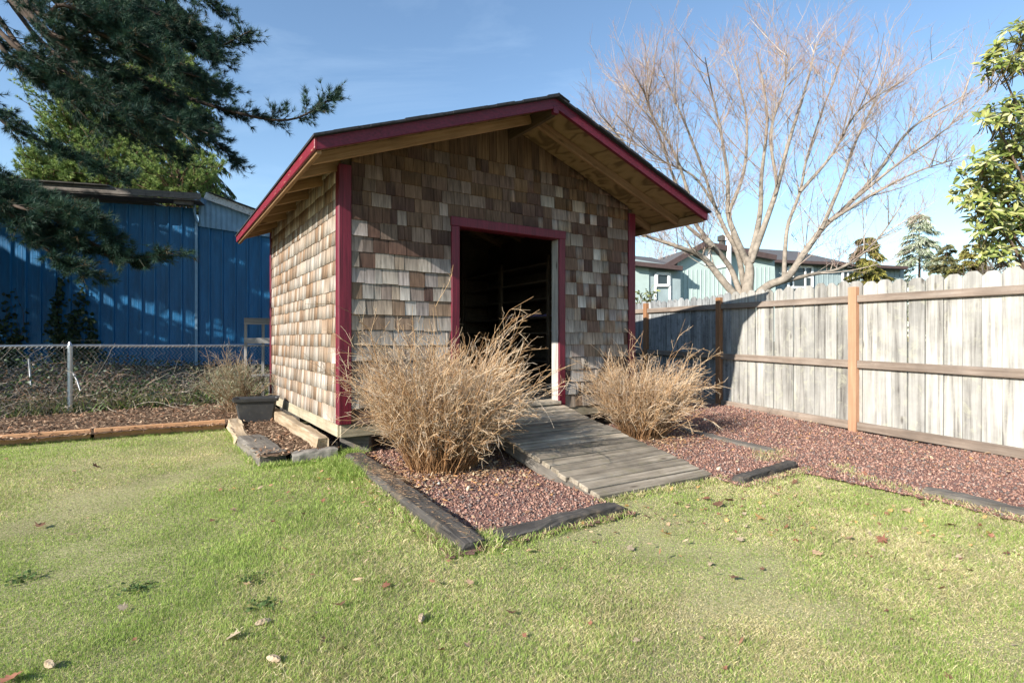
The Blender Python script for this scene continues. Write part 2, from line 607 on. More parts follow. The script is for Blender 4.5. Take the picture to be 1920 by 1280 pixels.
M_SHINGLE = attr_mat("cedar_shingle", 0.85, 0.15, 0, 1.0, 0.5, 0.4, (50, 50, 2.6))
M_TWIG = attr_mat("dry_stem", 0.8, 0.15, 0.12, 30, 0.2)
M_BRANCH = attr_mat("bare_twig", 0.8, 0.15, 0, 14, 0.25)
M_GRASS = attr_mat("grass_blade", 0.6, 0.2, 0.38, 3, 0.2)
M_LEAF = attr_mat("leaf", 0.45, 0.35, 0.28, 30, 0.2)
M_NEEDLE = attr_mat("needle", 0.6, 0.25, 0.2, 6, 0.25)
M_CHIP = attr_mat("bark_chip", 0.9, 0.1, 0, 40, 0.3)
M_ROCK = attr_mat("lava_rock", 0.95, 0.1, 0, 60, 0.4, 0.9)
M_DEAD = attr_mat("dead_leaf", 0.75, 0.2, 0.15, 45, 0.3)


def glass_mat():
    m, nt, b = base_mat("window_glass", 0.06, 0.6)
    b.inputs["Base Color"].default_value = (0.03, 0.04, 0.045, 1)
    return m


M_GLASS = glass_mat()


def plywood_mat():
    m, nt, b = base_mat("plywood", 0.75, 0.25)
    L = nt.links
    tc = nt.nodes.new("ShaderNodeTexCoord")
    mp = nt.nodes.new("ShaderNodeMapping")
    mp.inputs["Scale"].default_value = (1.0, 2.2, 1.0)
    L.new(tc.outputs["Object"], mp.inputs["Vector"])
    n = noise_n(nt, mp.outputs[0], 1.7, 2, 0.45, 0.5)
    mu = nt.nodes.new("ShaderNodeMath")
    mu.operation = 'MULTIPLY'
    mu.inputs[1].default_value = 34.0
    L.new(n.outputs["Fac"], mu.inputs[0])
    sn = nt.nodes.new("ShaderNodeMath")
    sn.operation = 'SINE'
    L.new(mu.outputs[0], sn.inputs[0])
    r = ramp(nt, [(0.0, (0.13, 0.088, 0.042)), (0.3, (0.22, 0.152, 0.075)), (1.0, (0.27, 0.19, 0.098))])
    ma = nt.nodes.new("ShaderNodeMapRange")
    ma.inputs["From Min"].default_value = -1
    L.new(sn.outputs[0], ma.inputs["Value"])
    L.new(ma.outputs[0], r.inputs["Fac"])
    L.new(r.outputs["Color"], b.inputs["Base Color"])
    return m


M_PLY = plywood_mat()


def ground_mat(name, stops, scale, bump=0.6, rough=0.95):
    m, nt, b = base_mat(name, rough, 0.1)
    tc = nt.nodes.new("ShaderNodeTexCoord")
    n = noise_n(nt, tc.outputs["Object"], scale, 9, 0.72)
    r = ramp(nt, stops)
    nt.links.new(n.outputs["Fac"], r.inputs["Fac"])
    n2 = noise_n(nt, tc.outputs["Object"], 1.3, 4, 0.6)
    r2 = ramp(nt, [(0.3, (0.75, 0.75, 0.75)), (0.7, (1.2, 1.2, 1.2))])
    nt.links.new(n2.outputs["Fac"], r2.inputs["Fac"])
    nt.links.new(mixc(nt, 'MULTIPLY', 1.0, r.outputs["Color"], r2.outputs["Color"]), b.inputs["Base Color"])
    nt.links.new(bump_n(nt, n.outputs["Fac"], bump, 0.02), b.inputs["Normal"])
    return m


M_LAWNSOIL = ground_mat("lawn_thatch", [(0.3, (0.14, 0.135, 0.06)), (0.5, (0.34, 0.31, 0.16)), (0.7, (0.52, 0.46, 0.27))], 60)
M_GRAVELBED = ground_mat("gravel_bed", [(0.3, (0.11, 0.06, 0.05)), (0.5, (0.22, 0.12, 0.10)), (0.7, (0.32, 0.18, 0.15))], 45, 0.9)
M_SOIL = ground_mat("mulch_soil", [(0.3, (0.055, 0.035, 0.024)), (0.5, (0.13, 0.085, 0.055)), (0.7, (0.25, 0.165, 0.11))], 35, 0.9)
M_FAR = ground_mat("rough_ground", [(0.3, (0.05, 0.055, 0.025)), (0.7, (0.12, 0.11, 0.055))], 6)

RG = np.random.default_rng(7)


# ------------------------------------------------------------------ ground
def sheet(name, poly_or_test, x0, x1, y0, y1, step, zoff, mat, kind='structure', zfun=None):
    xs = np.arange(x0, x1 + 1e-6, step)
    ys = np.arange(y0, y1 + 1e-6, step)
    X, Y = np.meshgrid(xs, ys)
    Z = (zfun(X, Y) if zfun else gz(X, Y)) + zoff
    n, m = X.shape
    idx = np.arange(n * m).reshape(n, m)
    q = np.stack([idx[:-1, :-1], idx[:-1, 1:], idx[1:, 1:], idx[1:, :-1]], -1).reshape(-1, 4)
    if poly_or_test is not None:
        cx = (X[:-1, :-1] + X[1:, 1:]).ravel() / 2
        cy = (Y[:-1, :-1] + Y[1:, 1:]).ravel() / 2
        q = q[poly_or_test(cx, cy)]
    V = np.stack([X.ravel(), Y.ravel(), Z.ravel()], 1)
    used, inv = np.unique(q, return_inverse=True)
    o = add_np(name, V[used], inv.reshape(-1, 4), mat, None, None, True)
    return tag(o, kind=kind)


def edge_x(y):
    """the edge between lawn and the gravel strip along the fence"""
    return np.interp(y, [0.5, 2.4, 3.4, 4.1, 4.5, 4.95, 5.1], [4.3, 3.62, 3.22, 2.96, 2.86, 2.84, 2.60])


def in_lawn(x, y):
    t, s = ts(x, y)
    left = np.where(t < -0.68, s < 2.36, s < 0.08)
    mid = np.where(t < 1.22, s < -2.385, np.where(t < 2.54, s < -2.10, s < -2.36))
    a = np.where(t < 0.0, left, mid)
    right = (t > 3.2) & (s > -2.36)
    return a & (x < edge_x(y)) & ~right


def in_gravel(x, y):
    t, s = ts(x, y)
    bed = (t > -0.10) & (s > -2.42) & (t < 3.9) & ((t < 1.25) | (t > 2.45) | (s > -2.0))
    fx = 4.0176 - (y - 6.5075) * 0.393
    strip = (x > edge_x(y) - 0.05) & (x < fx + 0.1)
    strip2 = (t > 3.2) & (x < fx + 0.1)
    return (bed | (strip & (t > 2.5)) | strip2) & (s < 1.5)


def mulch_z(x, y):
    return gz(x, y) * 0 + 0.165 + 0.012 * np.sin(x * 3.1) * np.cos(y * 2.3)


CL_A = Vector((-6.70, 6.78, 0))      # line of the chain link fence
CL_D = Vector((0.7071, 0.7071, 0))


def cl_side(x, y):
    """> 0 in front of the chain link fence"""
    return (x - CL_A.x) * CL_D.y - (y - CL_A.y) * CL_D.x


def in_mulch(x, y):
    t, s = ts(x, y)
    a = (t < -0.62) & (s > 2.30)
    b = (t >= -0.66) & (t < 0.02) & (s > 0.05)
    return (a | b) & (cl_side(x, y) > -0.35) & (s < 5.5)


# big ground out to the horizon (a ring of growing quads)
def far_ground():
    rings = [0, 3, 6, 9, 12, 16, 22, 32, 50, 90, 160, 300, 600, 1200]
    n = 48
    V, Fq = [(0, 6, -0.06)], []
    for r in rings[1:]:
        for i in range(n):
            a = 2 * math.pi * i / n
            x, y = r * math.cos(a), 6 + r * math.sin(a)
            V.append((x, y, gzf(x, y) - 0.06))
    for i in range(n):
        Fq.append([0, 1 + i, 1 + (i + 1) % n])
    for k in range(len(rings) - 2):
        for i in range(n):
            j = (i + 1) % n
            a, b = 1 + k * n, 1 + (k + 1) * n
            Fq.append([a + i, b + i, b + j, a + j])
    return tag(add("ground", V, Fq, M_FAR), kind='structure')


far_ground()
sheet("lawn", lambda x, y: in_lawn(x, y) | (y < 0.8), -9, 5.6, -1.5, 9, 0.06, 0.0, M_LAWNSOIL)
sheet("gravel_path", lambda x, y: in_gravel(x, y), -2.4, 6.4, 1.0, 8.8, 0.05, 0.018, M_GRAVELBED)
sheet("mulch_bed", in_mulch, -9.5, 0.0, 4.0, 11.0, 0.06, 0.0, M_SOIL, zfun=mulch_z)


def bank_z(x, y):
    d = np.clip(-cl_side(x, y) / 3.0, 0, 1)
    return 0.13 + 0.42 * d + 0.04 * np.sin(x * 2.1) * np.cos(y * 1.7)


sheet("bank", lambda x, y: (cl_side(x, y) < 0.2) & (y < 15), -16, 0, 5, 15.2, 0.25, 0.0, M_SOIL, zfun=bank_z)

# ------------------------------------------------------------------ the shed
W, LD = 3.646, 3.5          # width, depth
OH, EV = 0.785, 0.396       # gable overhang, eave overhang
SL = 0.365                  # roof slope
ZB = 2.564                  # underside of the barge board at the eave
ZP = 3.0                    # unused guide
FLOOR = 0.46
ND = Vector((-SL, 0, 1)).normalized()


def dk(t):
    """underside of the roof deck above wall position t"""
    e = (t + EV) if t <= W / 2 else (W + EV - t)
    return ZB + 0.077 + SL * e


def dkn(t):
    e = np.where(t <= W / 2, t + EV, W + EV - t)
    return ZB + 0.077 + SL * e


shed = thing("garden_shed", P(W / 2, LD / 2, 0.1), "cedar shingled garden shed with dark red trim, low gable roof and open doorway", "shed")


def prism(name, parent, poly, s0, s1, mat):
    """polygon in (t,z) extruded from s0 to s1"""
    n = len(poly)
    vs = [P(t, s0, z) for t, z in poly] + [P(t, s1, z) for t, z in poly]
    fs = [list(range(n)), [n + i for i in range(n)][::-1]]
    for i in range(n):
        j = (i + 1) % n
        fs.append([i, n + i, n + j, j])
    return add(name, vs, fs, mat, parent)


# sheathing behind the shingles
DT0, DT1, DH = 1.19, 2.462, 2.305
wt = 0.09
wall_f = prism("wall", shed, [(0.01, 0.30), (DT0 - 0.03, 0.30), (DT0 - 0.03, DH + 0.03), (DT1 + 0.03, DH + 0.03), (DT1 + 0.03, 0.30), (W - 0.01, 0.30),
                              (W - 0.01, dk(W - 0.01) - 0.004), (W / 2, dk(W / 2) - 0.004), (0.01, dk(0.01) - 0.004)], 0.012, wt, M_INNER)


def sidewall(t0, t1):
    vs, z0, z1 = [], 0.30, min(dk(t0), dk(t1)) - 0.004
    for t in (t0, t1):
        for s in (wt, LD - 0.01):
            for z in (z0, z1):
                vs.append(P(t, s, z))
    fs = [[0, 2, 3, 1], [4, 5, 7, 6], [0, 1, 5, 4], [2, 6, 7, 3], [1, 3, 7, 5], [0, 4, 6, 2]]
    return add("wall", vs, fs, M_INNER, shed)


wall_l = sidewall(0.012, wt)
wall_r = sidewall(W - wt, W - 0.012)
wall_b = prism("wall", shed, [(0.10, 0.30), (W - 0.10, 0.30), (W - 0.10, dk(W - 0.1) - 0.01), (W / 2, dk(W / 2) - 0.01), (0.10, dk(0.1) - 0.01)], LD - 0.08, LD - 0.012, M_INNER)
board("floor", shed, P(W / 2, 0.02, FLOOR - 0.02), P(W / 2, LD - 0.09, FLOOR - 0.02), W - 0.2, 0.04, M_DECKPLANK)
# studs on the inside
for s in (0.7, 1.3, 1.9, 2.5, 3.1):
    board("stud", shed, P(0.14, s, FLOOR), P(0.14, s, 2.66), 0.04, 0.09, M_INNER, up=U)
for t in (0.6, 1.2, 1.8, 2.4, 3.0):
    board("stud", shed, P(t, LD - 0.125, FLOOR), P(t, LD - 0.125, dk(t) - 0.12), 0.04, 0.08, M_INNER, up=Vv)

# ---- shingles: gather, keep the 300 that show largest as parts, join the rest
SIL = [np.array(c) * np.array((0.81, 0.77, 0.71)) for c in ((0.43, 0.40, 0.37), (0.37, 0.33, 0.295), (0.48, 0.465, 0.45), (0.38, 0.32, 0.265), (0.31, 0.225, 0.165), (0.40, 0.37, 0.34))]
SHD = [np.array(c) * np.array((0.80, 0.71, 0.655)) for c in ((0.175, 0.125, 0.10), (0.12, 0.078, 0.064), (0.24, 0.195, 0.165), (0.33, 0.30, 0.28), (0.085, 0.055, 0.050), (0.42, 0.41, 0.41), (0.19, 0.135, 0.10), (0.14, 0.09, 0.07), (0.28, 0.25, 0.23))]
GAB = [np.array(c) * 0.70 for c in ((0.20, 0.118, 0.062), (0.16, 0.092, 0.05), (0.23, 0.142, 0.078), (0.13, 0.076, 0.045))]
TAN = [np.array(c) for c in ((0.36, 0.30, 0.24), (0.42, 0.37, 0.31), (0.31, 0.235, 0.175), (0.47, 0.43, 0.38), (0.27, 0.185, 0.125), (0.35, 0.29, 0.235), (0.44, 0.40, 0.35))]
shingles = []          # (score, verts(world), parent wall, colour)
rs = random.Random(11)


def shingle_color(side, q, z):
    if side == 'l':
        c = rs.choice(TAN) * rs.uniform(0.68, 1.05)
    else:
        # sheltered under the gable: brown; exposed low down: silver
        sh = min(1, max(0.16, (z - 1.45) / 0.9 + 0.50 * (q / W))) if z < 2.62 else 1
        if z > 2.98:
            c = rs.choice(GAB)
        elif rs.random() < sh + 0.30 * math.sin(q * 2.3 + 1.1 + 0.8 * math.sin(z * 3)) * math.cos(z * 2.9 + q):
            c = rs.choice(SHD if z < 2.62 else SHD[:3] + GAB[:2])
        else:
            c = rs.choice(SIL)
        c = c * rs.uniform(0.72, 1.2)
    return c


def put_row(side, q0, q1, z0, z1, up, th0=0.017):
    """one course between q0..q1 along the wall"""
    q = q0
    while q < q1 - 0.012:
        w = rs.choice((0.075, 0.09, 0.105, 0.12, 0.14, 0.165, 0.19)) * rs.uniform(0.9, 1.1)
        if q + w > q1 - 0.05:
            w = q1 - q
        gp = rs.choice((0.0012, 0.0018, 0.003))
        a, b = q + gp, q + w - gp
        jz = rs.uniform(-0.004, 0.004) if rs.random() < 0.8 else rs.uniform(-0.012, 0.006)
        th = th0 * rs.uniform(0.75, 1.25)
        zb, zt = z0 + jz, z1 + up
        tops = []
        for e in (a, b):
            lim = (dk(e) - 0.003) if side != 'l' else 2.80
            tops.append(min(zt, lim))
        if min(tops) > zb + 0.008:
            # local: along, out, z
            outs = (th, 0.004)
            vv = []
            for (e, tp) in ((a, tops[0]), (b, tops[1])):
                f = (tp - zb) / max(zt - zb, 1e-3)
                yo_t = th + (0.0045 - th) * f
                skew = rs.uniform(-0.0015, 0.0015)
                for (zz, yo) in ((zb, th + skew), (tp, yo_t + skew)):
                    for y in (0.0, yo):
                        if side == 'f':
                            vv.append(P(e, -y, zz))
                        elif side == 'l':
                            vv.append(P(-y, e, zz))
                        else:
                            vv.append(P(W + y, e, zz))
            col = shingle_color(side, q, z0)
            pr = []
            for k_ in (1, 3, 7, 5):
                v = vv[k_]
                pr.append((960 + F * v.x / max(v.y, .1), F * (CAMZ - v.z) / max(v.y, .1)))
            # hidden by the course above: use exposure only
            area = abs(sum(pr[i][0] * pr[(i + 1) % 4][1] - pr[(i + 1) % 4][0] * pr[i][1] for i in range(4))) / 2
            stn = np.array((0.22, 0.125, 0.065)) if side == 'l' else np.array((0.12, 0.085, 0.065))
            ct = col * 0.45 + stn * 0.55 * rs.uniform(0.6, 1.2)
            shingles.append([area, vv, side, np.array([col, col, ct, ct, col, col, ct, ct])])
        q += w


rows = []
z = 0.385
while z < 3.4:
    e = 0.1435 if z < 2.38 else (0.128 if z < 2.95 else 0.5)
    rows.append((z, z + e * rs.uniform(0.985, 1.015) if z < 2.9 else z + e))
    z = rows[-1][1]
for (z0, z1) in rows:
    # span of the wall under the roof at this height
    lo, hi = 0.095, W - 0.095
    if z0 < 2.36:
        put_row('f', lo, DT0 - 0.088, z0, z1, 0.03)
        put_row('f', DT1 + 0.094, hi, z0, z1, 0.03)
    else:
        put_row('f', lo, hi, z0, z1, 0.03)
z = 0.385
while z < 2.75:
    e = rs.choice((0.118, 0.128, 0.14, 0.147, 0.15))
    put_row('l', 0.085, LD - 0.03, z, z + e, 0.03, 0.013)
    z += e
# right and back walls: seen only from further round
z = 0.385
while z < 2.72:
    put_row('r', 0.085, LD - 0.03, z, z + 0.1435, 0.03)
    z += 0.1435

SF = [[0, 1, 5, 4], [2, 6, 7, 3], [0, 2, 3, 1], [4, 5, 7, 6], [1, 3, 7, 5], [0, 4, 6, 2]]
for s_ in shingles:
    if s_[2] == 'r':
        s_[0] = 0
shingles.sort(key=lambda a: -a[0])
rest = Acc()
for i, (ar, vv, side, col) in enumerate(shingles):
    if i < 290 and ar > 0:
        org = (vv[0] + vv[4]) / 2
        if side == 'f':
            M = Matrix((U, -Vv, ZU)).transposed().to_4x4()
        else:
            M = Matrix((Vv, -U, ZU)).transposed().to_4x4()
        M.translation = org
        Mi = M.inverted()
        o = add("shingle", [Mi @ v for v in vv], SF, M_SHINGLE, wall_f if side == 'f' else wall_l, M)
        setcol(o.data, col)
    else:
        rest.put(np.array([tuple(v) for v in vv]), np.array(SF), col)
M_SHINGLE_REST = attr_mat("cedar_shingle_field", 0.85, 0.15, 0, 1.0, 0.62, 0.2, (30, 30, 1.3))
ro_ = rest.build("shingle_courses", M_SHINGLE_REST, shed)
ro_["kind"] = "stuff"

# ---- corner posts, trim, doorway
def vboard(name, parent, t0, t1, s0, s1, z0, z1, mat, c=0.004):
    a, b = P((t0 + t1) / 2, (s0 + s1) / 2, z0), P((t0 + t1) / 2, (s0 + s1) / 2, z1)
    vs, fs = cbox(z1 - z0, abs(t1 - t0), abs(s1 - s0), c)
    M = Matrix((ZU, U, Vv)).transposed().to_4x4()
    M.translation = (a + b) / 2
    return add(name, vs, fs, mat, parent, M)


TT = 2.735
vboard("corner_post", shed, -0.022, 0.092, -0.026, 0.0, 0.392, TT, M_RED)
vboard("corner_post", shed, -0.0225, 0.0, 0.003, 0.086, 0.388, TT - 0.01, M_RED)
vboard("corner_post", shed, W - 0.092, W + 0.022, -0.026, 0.0, 0.392, TT, M_RED)
vboard("corner_post", shed, W, W + 0.0225, 0.003, 0.086, 0.388, TT - 0.01, M_RED)
vboard("corner_post", shed, -0.024, 0.0, LD - 0.06, LD + 0.02, 0.392, TT - 0.02, M_RED)
vboard("corner_post", shed, W, W + 0.024, LD - 0.06, LD + 0.02, 0.392, TT - 0.02, M_RED)
# skirt boards and piers
board("skirt_board", shed, P(0.0, 0.012, 0.33), P(W, 0.012, 0.33), 0.035, 0.115, M_SKIRT)
board("skirt_board", shed, P(-0.004, 0.032, 0.33), P(-0.004, LD, 0.33), 0.035, 0.112, M_SKIRT)
board("skirt_board", shed, P(W + 0.004, 0.032, 0.33), P(W + 0.004, LD, 0.33), 0.035, 0.112, M_SKIRT)
for (t, s) in ((0.25, 0.25), (W / 2, 0.25), (W - 0.25, 0.25), (0.25, 3.2), (W - 0.25, 3.2)):
    p = P(t, s, 0)
    vs, fs = cbox(0.3, 0.3, 0.4, 0.02)
    add("pier", vs, fs, M_TIE, shed, Matrix.Translation(Vector((p.x, p.y, 0.10))))
dt = 0.088
vboard("door_trim", shed, DT0 - dt, DT0, -0.030, 0.0, FLOOR - 0.06, DH, M_RED)
vboard("door_trim", shed, DT1, DT1 + dt, -0.030, 0.0, FLOOR - 0.06, DH, M_RED)
vboard("door_trim", shed, DT0 - dt - 0.008, DT1 + dt + 0.008, -0.033, 0.0, DH + 0.001, DH + 0.094, M_RED)
vboard("door_jamb", shed, DT0 - 0.028, DT0 - 0.003, 0.004, 0.125, FLOOR, DH, M_GREYWOOD)
vboard("door_jamb", shed, DT1 + 0.003, DT1 + 0.028, 0.004, 0.125, FLOOR, DH, M_GREYWOOD)
vboard("door_jamb", shed, DT0 - 0.028, DT1 + 0.028, 0.004, 0.125, DH + 0.002, DH + 0.028, M_RED)
board("threshold", shed, P(DT0, -0.02, FLOOR - 0.012), P(DT1, -0.02, FLOOR - 0.012), 0.09, 0.035, M_DECKPLANK)

# ---- roof
roof = bpy.data.objects.new("roof", mesh_py("roof", [], [], None))


def slab(name, parent, e0, e1, zoff, th, s0, s1, mat, left=True):
    """a slab lying on the roof slope between eave distances e0..e1"""
    vs = []
    for s in (s0, s1):
        for e in (e0, e1):
            t = -EV + e if left else W + EV - e
            zz = ZB + 0.077 + SL * e + zoff
            vs += [P(t, s, zz), P(t, s, zz + th)]
    # idx: s,e,(bot,top)
    fs = [[0, 2, 3, 1], [4, 5, 7, 6], [0, 1, 5, 4], [2, 6, 7, 3], [1, 3, 7, 5], [0, 4, 6, 2]]
    if not left:
        fs = [f[::-1] for f in fs]
    # local origin with x along the eave, so plywood figure and grain follow the sheet
    M = Matrix((Vv, U, ZU)).transposed().to_4x4()
    M.translation = (vs[0] + vs[7]) / 2
    Mi = M.inverted()
    return add(name, [Mi @ v for v in vs], fs, mat, parent, M)


EMAX = W / 2 + EV
SB = LD + 0.35
for left in (True, False):
    # plywood sheets: seams between them
    ss = [-OH + 0.02, 0.9, 2.2, SB]
    ee = [0.012, 1.22, EMAX]
    for i in range(3):
        for j in range(2):
            slab("roof_deck", shed, ee[j] + 0.001, ee[j + 1] - 0.001, 0.0, 0.015, ss[i] + 0.0015, ss[i + 1] - 0.0015, M_PLY, left)
    # asphalt courses, each lapping the one below
    e = -0.035
    k = 0
    rr = random.Random(3 if left else 4)
    while e < EMAX - 0.02:
        e1 = min(e + 0.19, EMAX + 0.004)
        o = slab("roof_course", shed, e, e1, 0.017 + 0.001 * (k % 2), 0.017 + rr.uniform(0, 0.007), -OH - 0.058 - rr.uniform(0, 0.014), SB + 0.02, M_ROOFING, left)
        e += 0.142
        k += 1
    # barge boards
    def pt(e, s, dz=0.0):
        t = -EV + e if left else W + EV - e
        return P(t, s, ZB + 0.046 + SL * e + dz)
    e_up = Vector((0, 0, 1))
    mb = M_REDSHADE if left else M_RED
    poly = [(-EV if left else W + EV, ZB), (W / 2, ZB + SL * EMAX), (W / 2, ZB + 0.091 + SL * EMAX), (-EV if left else W + EV, ZB + 0.091)]
    if not left:
        poly = poly[::-1]
    o = prism("barge_board", shed, poly, -OH - 0.02, -OH + 0.018, M_RED)
    # rotate its coordinates so the paint grain runs along the board
    # fascia along the eave
    tf = -EV - 0.011 if left else W + EV + 0.011
    board("fascia", shed, P(tf, -OH - 0.019, ZB + 0.045), P(tf, SB, ZB + 0.045), 0.022, 0.09, M_REDWORN if left else M_RED)
    tf = -EV + 0.022 if left else W + EV - 0.022
    board("sub_fascia", shed, P(tf, -OH + 0.02, ZB + 0.028), P(tf, SB, ZB + 0.028), 0.038, 0.092, M_RAFTER)
    # rafters
    for s in (-0.40, 0.05, 0.62, 1.22, 1.82, 2.42, 3.02, 3.45):
        e0, e1 = 0.045, EMAX - 0.025
        drop = 0.0485
        n = Vector((0, 0, 1))
        a = P(-EV + e0 if left else W + EV - e0, s, ZB + 0.077 + SL * e0 - drop)
        b = P(-EV + e1 if left else W + EV - e1, s, ZB + 0.077 + SL * e1 - drop)
        board("rafter", shed, a, b, 0.042, 0.088, M_RAFTER)
board("ridge_beam", shed, P(W / 2, -OH + 0.02, ZB + SL * EMAX + 0.0), P(W / 2, SB - 0.05, ZB + SL * EMAX + 0.0), 0.045, 0.13, M_DARKWOOD)
board("beam_end", shed, P(W / 2 + 0.0, -OH - 0.026, ZB + SL * EMAX - 0.02), P(W / 2 + 0.0, -OH + 0.02, ZB + SL * EMAX - 0.02), 0.06, 0.07, M_RED)
# ridge cap
for k in range(16):
    s0 = -OH - 0.07 + k * 0.30
    for left in (True, False):
        slab("ridge_cap", shed, EMAX - 0.13, EMAX + 0.006, 0.040 + 0.004 * (k % 2), 0.008, s0, s0 + 0.31, M_ROOFING, left)
bpy.data.objects.remove(roof)

# ---- things inside
sh = thing("wall_shelf", P(3.28, 2.2, FLOOR), "dark built-in wooden shelving inside the shed doorway", "shelf")
for zz in (2.20, 1.96, 1.72, 1.465, 1.25, 0.86):
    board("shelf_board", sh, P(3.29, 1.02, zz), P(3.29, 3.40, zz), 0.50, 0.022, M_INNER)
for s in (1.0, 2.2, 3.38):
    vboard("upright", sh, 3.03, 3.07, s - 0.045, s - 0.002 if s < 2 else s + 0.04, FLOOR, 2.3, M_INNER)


def cloth(loc, size, seed, label):
    rg = np.random.default_rng(seed)
    n = 14
    g = np.linspace(-1, 1, n)
    X, Y = np.meshgrid(g, g)
    ph = rg.uniform(0, 6, 6)
    Z = 0.5 + 0.25 * np.sin(X * 4 + ph[0] + Y * 2) + 0.25 * np.sin(Y * 5 + ph[1] - X * 3) + 0.15 * np.sin(X * 9 + ph[2])
    rad = np.sqrt(X ** 2 + Y ** 2)
    Z = np.clip(Z, 0.05, 2) * np.clip(1.25 - rad, 0.04, 1)
    V = np.stack([X.ravel() * size[0] * (1 + 0.15 * np.sin(3 * Y.ravel() + ph[3])), Y.ravel() * size[1] * (1 + 0.2 * np.sin(4 * X.ravel())), Z.ravel() * size[2]], 1)
    idx = np.arange(n * n).reshape(n, n)
    q = np.stack([idx[:-1, :-1], idx[:-1, 1:], idx[1:, 1:], idx[1:, :-1]], -1).reshape(-1, 4)
    o = add_np("cloth", V, q, M_CLOTH, None, None, True, Matrix.Translation(Vector(loc)) @ Matrix.Rotation(TH, 4, 'Z'))
    return tag(o, label, "cloth")


cloth(P(3.16, 1.3, 1.478), (0.12, 0.22, 0.07), 1, "crumpled mauve cloth on the near end of a shelf inside the shed")
cloth(P(3.16, 2.15, 1.478), (0.11, 0.26, 0.055), 2, "smaller mauve cloth bundle further back on the same shelf")

# ------------------------------------------------------------------ the ramp
ramp_o = thing("wooden_ramp", P(1.85, -1.0, 0.1), "weathered grey plank ramp sloping from the shed doorway down to the lawn", "ramp")
R0, R1 = (-0.045, 0.415), (-2.06, 0.045)      # (s, top z)
npl = 17
rl = Vector((0, R1[0] - R0[0], R1[1] - R0[1])).length
slope_up = (Vv * (-(R1[1] - R0[1])) + ZU * (R1[0] - R0[0])).normalized()
if slope_up.z < 0:
    slope_up = -slope_up
rr = random.Random(5)
for i in range(npl):
    u = (i + 0.5) / npl
    s = R0[0] + (R1[0] - R0[0]) * u
    zc = R0[1] + (R1[1] - R0[1]) * u - 0.02
    wv = rl / npl - rr.uniform(0.011, 0.019)
    a = P(1.235 + rr.uniform(-0.014, 0.014) + 0.01, s, zc + rr.uniform(-0.004, 0.005))
    b = P(2.50 + rr.uniform(-0.012, 0.012), s, zc + rr.uniform(-0.003, 0.003))
    vs, fs = cbox((b - a).length, wv, 0.04, 0.007)
    # a slight cup and twist
    vs = [(x, y, z + 0.003 * math.sin(x * 2 + i)) for x, y, z in vs]
    add("plank", vs, fs, M_DECKPLANK, ramp_o, frame(a, b, slope_up))
for t in (1.275, 1.86, 2.46):
    board("stringer", ramp_o, P(t, R0[0] - 0.02, R0[1] - 0.09), P(t, R1[0] + 0.05, R1[1] - 0.075), 0.04, 0.10, M_TIEGREY)

# ------------------------------------------------------------------ timbers round the bed
def timber(a, b, w, h, mat, label, seed, name="timber_edging", group="old timbers edging the beds", amp=0.010):
    o = rough_timber(name, None, a, b, w, h, mat, seed=seed, amp=amp)
    return tag(o, label, "timber", group)


timber(P(0.08, -0.12, 0.082), P(0.055, -2.38, -0.015), 0.165, 0.15, M_TIE, "long black railway sleeper with pine needles running from the shed corner to the lawn", 1)
timber(P(0.24, -2.325, -0.020), P(1.20, -2.295, -0.012), 0.125, 0.15, M_TIE, "short dark timber closing the gravel bed left of the ramp foot", 2)
timber(P(2.52, -2.285, -0.006), P(3.34, -2.25, 0.018), 0.11, 0.13, M_TIE, "short dark timber with a split pale end right of the ramp foot", 3)
timber(P(3.86, -0.45, 0.068), P(3.66, -1.85, 0.042), 0.12, 0.10, M_TIEGREY, "flat grey timber half sunk in red gravel beyond the right dry shrub", 4)
e0, e1 = Vector((3.06, 4.10, 0.035)), Vector((3.42, 3.30, 0.025))
timber(e0, e1, 0.10, 0.075, M_TIEGREY, "grey timber almost buried between lawn and gravel near the fence", 5)
o = timber(P(-0.54, 0.16, 0.105), P(-0.60, 1.18, 0.115), 0.245, 0.15, M_TIEGREY, "blocky grey sleeper end with scratched top on the lawn corner of the mulch bed", 6)
# stone beside it
o = rough_timber("edging_stone", None, P(-0.40, 0.085, 0.10), P(-0.02, 0.06, 0.115), 0.15, 0.15, M_STONE, seed=9, amp=0.006, n=7)
tag(o, "rough grey edging stone between the sleeper end and the shed corner", "stone")
# split rail and broken board
o = rough_timber("split_rail", None, P(-0.13, 0.10, 0.225), P(-0.13, 2.75, 0.225), 0.115, 0.115, M_LOG, seed=12, amp=0.012, n=26)
tag(o, "long pale split log lying against the foot of the shed wall", "log")
o = rough_timber("broken_board", None, P(-0.66, 1.22, 0.13), P(-0.62, 2.32, 0.17), 0.13, 0.10, M_LOG, seed=14, amp=0.02, n=12)
tag(o, "splintered pale board with a notched end beside the orange edging", "board")
# orange boards
o = board("border_board", None, P(-4.6, 2.46, 0.125), P(-1.985, 2.425, 0.125), 0.045, 0.15, M_ORANGE)
tag(o, "orange brown edging board at the left edge of the lawn", "board", "orange boards edging the mulch")
o = board("border_board", None, P(-1.955, 2.425, 0.125), P(-0.70, 2.40, 0.128), 0.045, 0.155, M_ORANGE)
tag(o, "orange brown edging board ending by the broken board and black planter", "board", "orange boards edging the mulch")

# ------------------------------------------------------------------ planter
pl = thing("planter", P(-0.34, 2.32, 0.17), "black plastic trough planter with flared rim beside the shed wall", "planter")


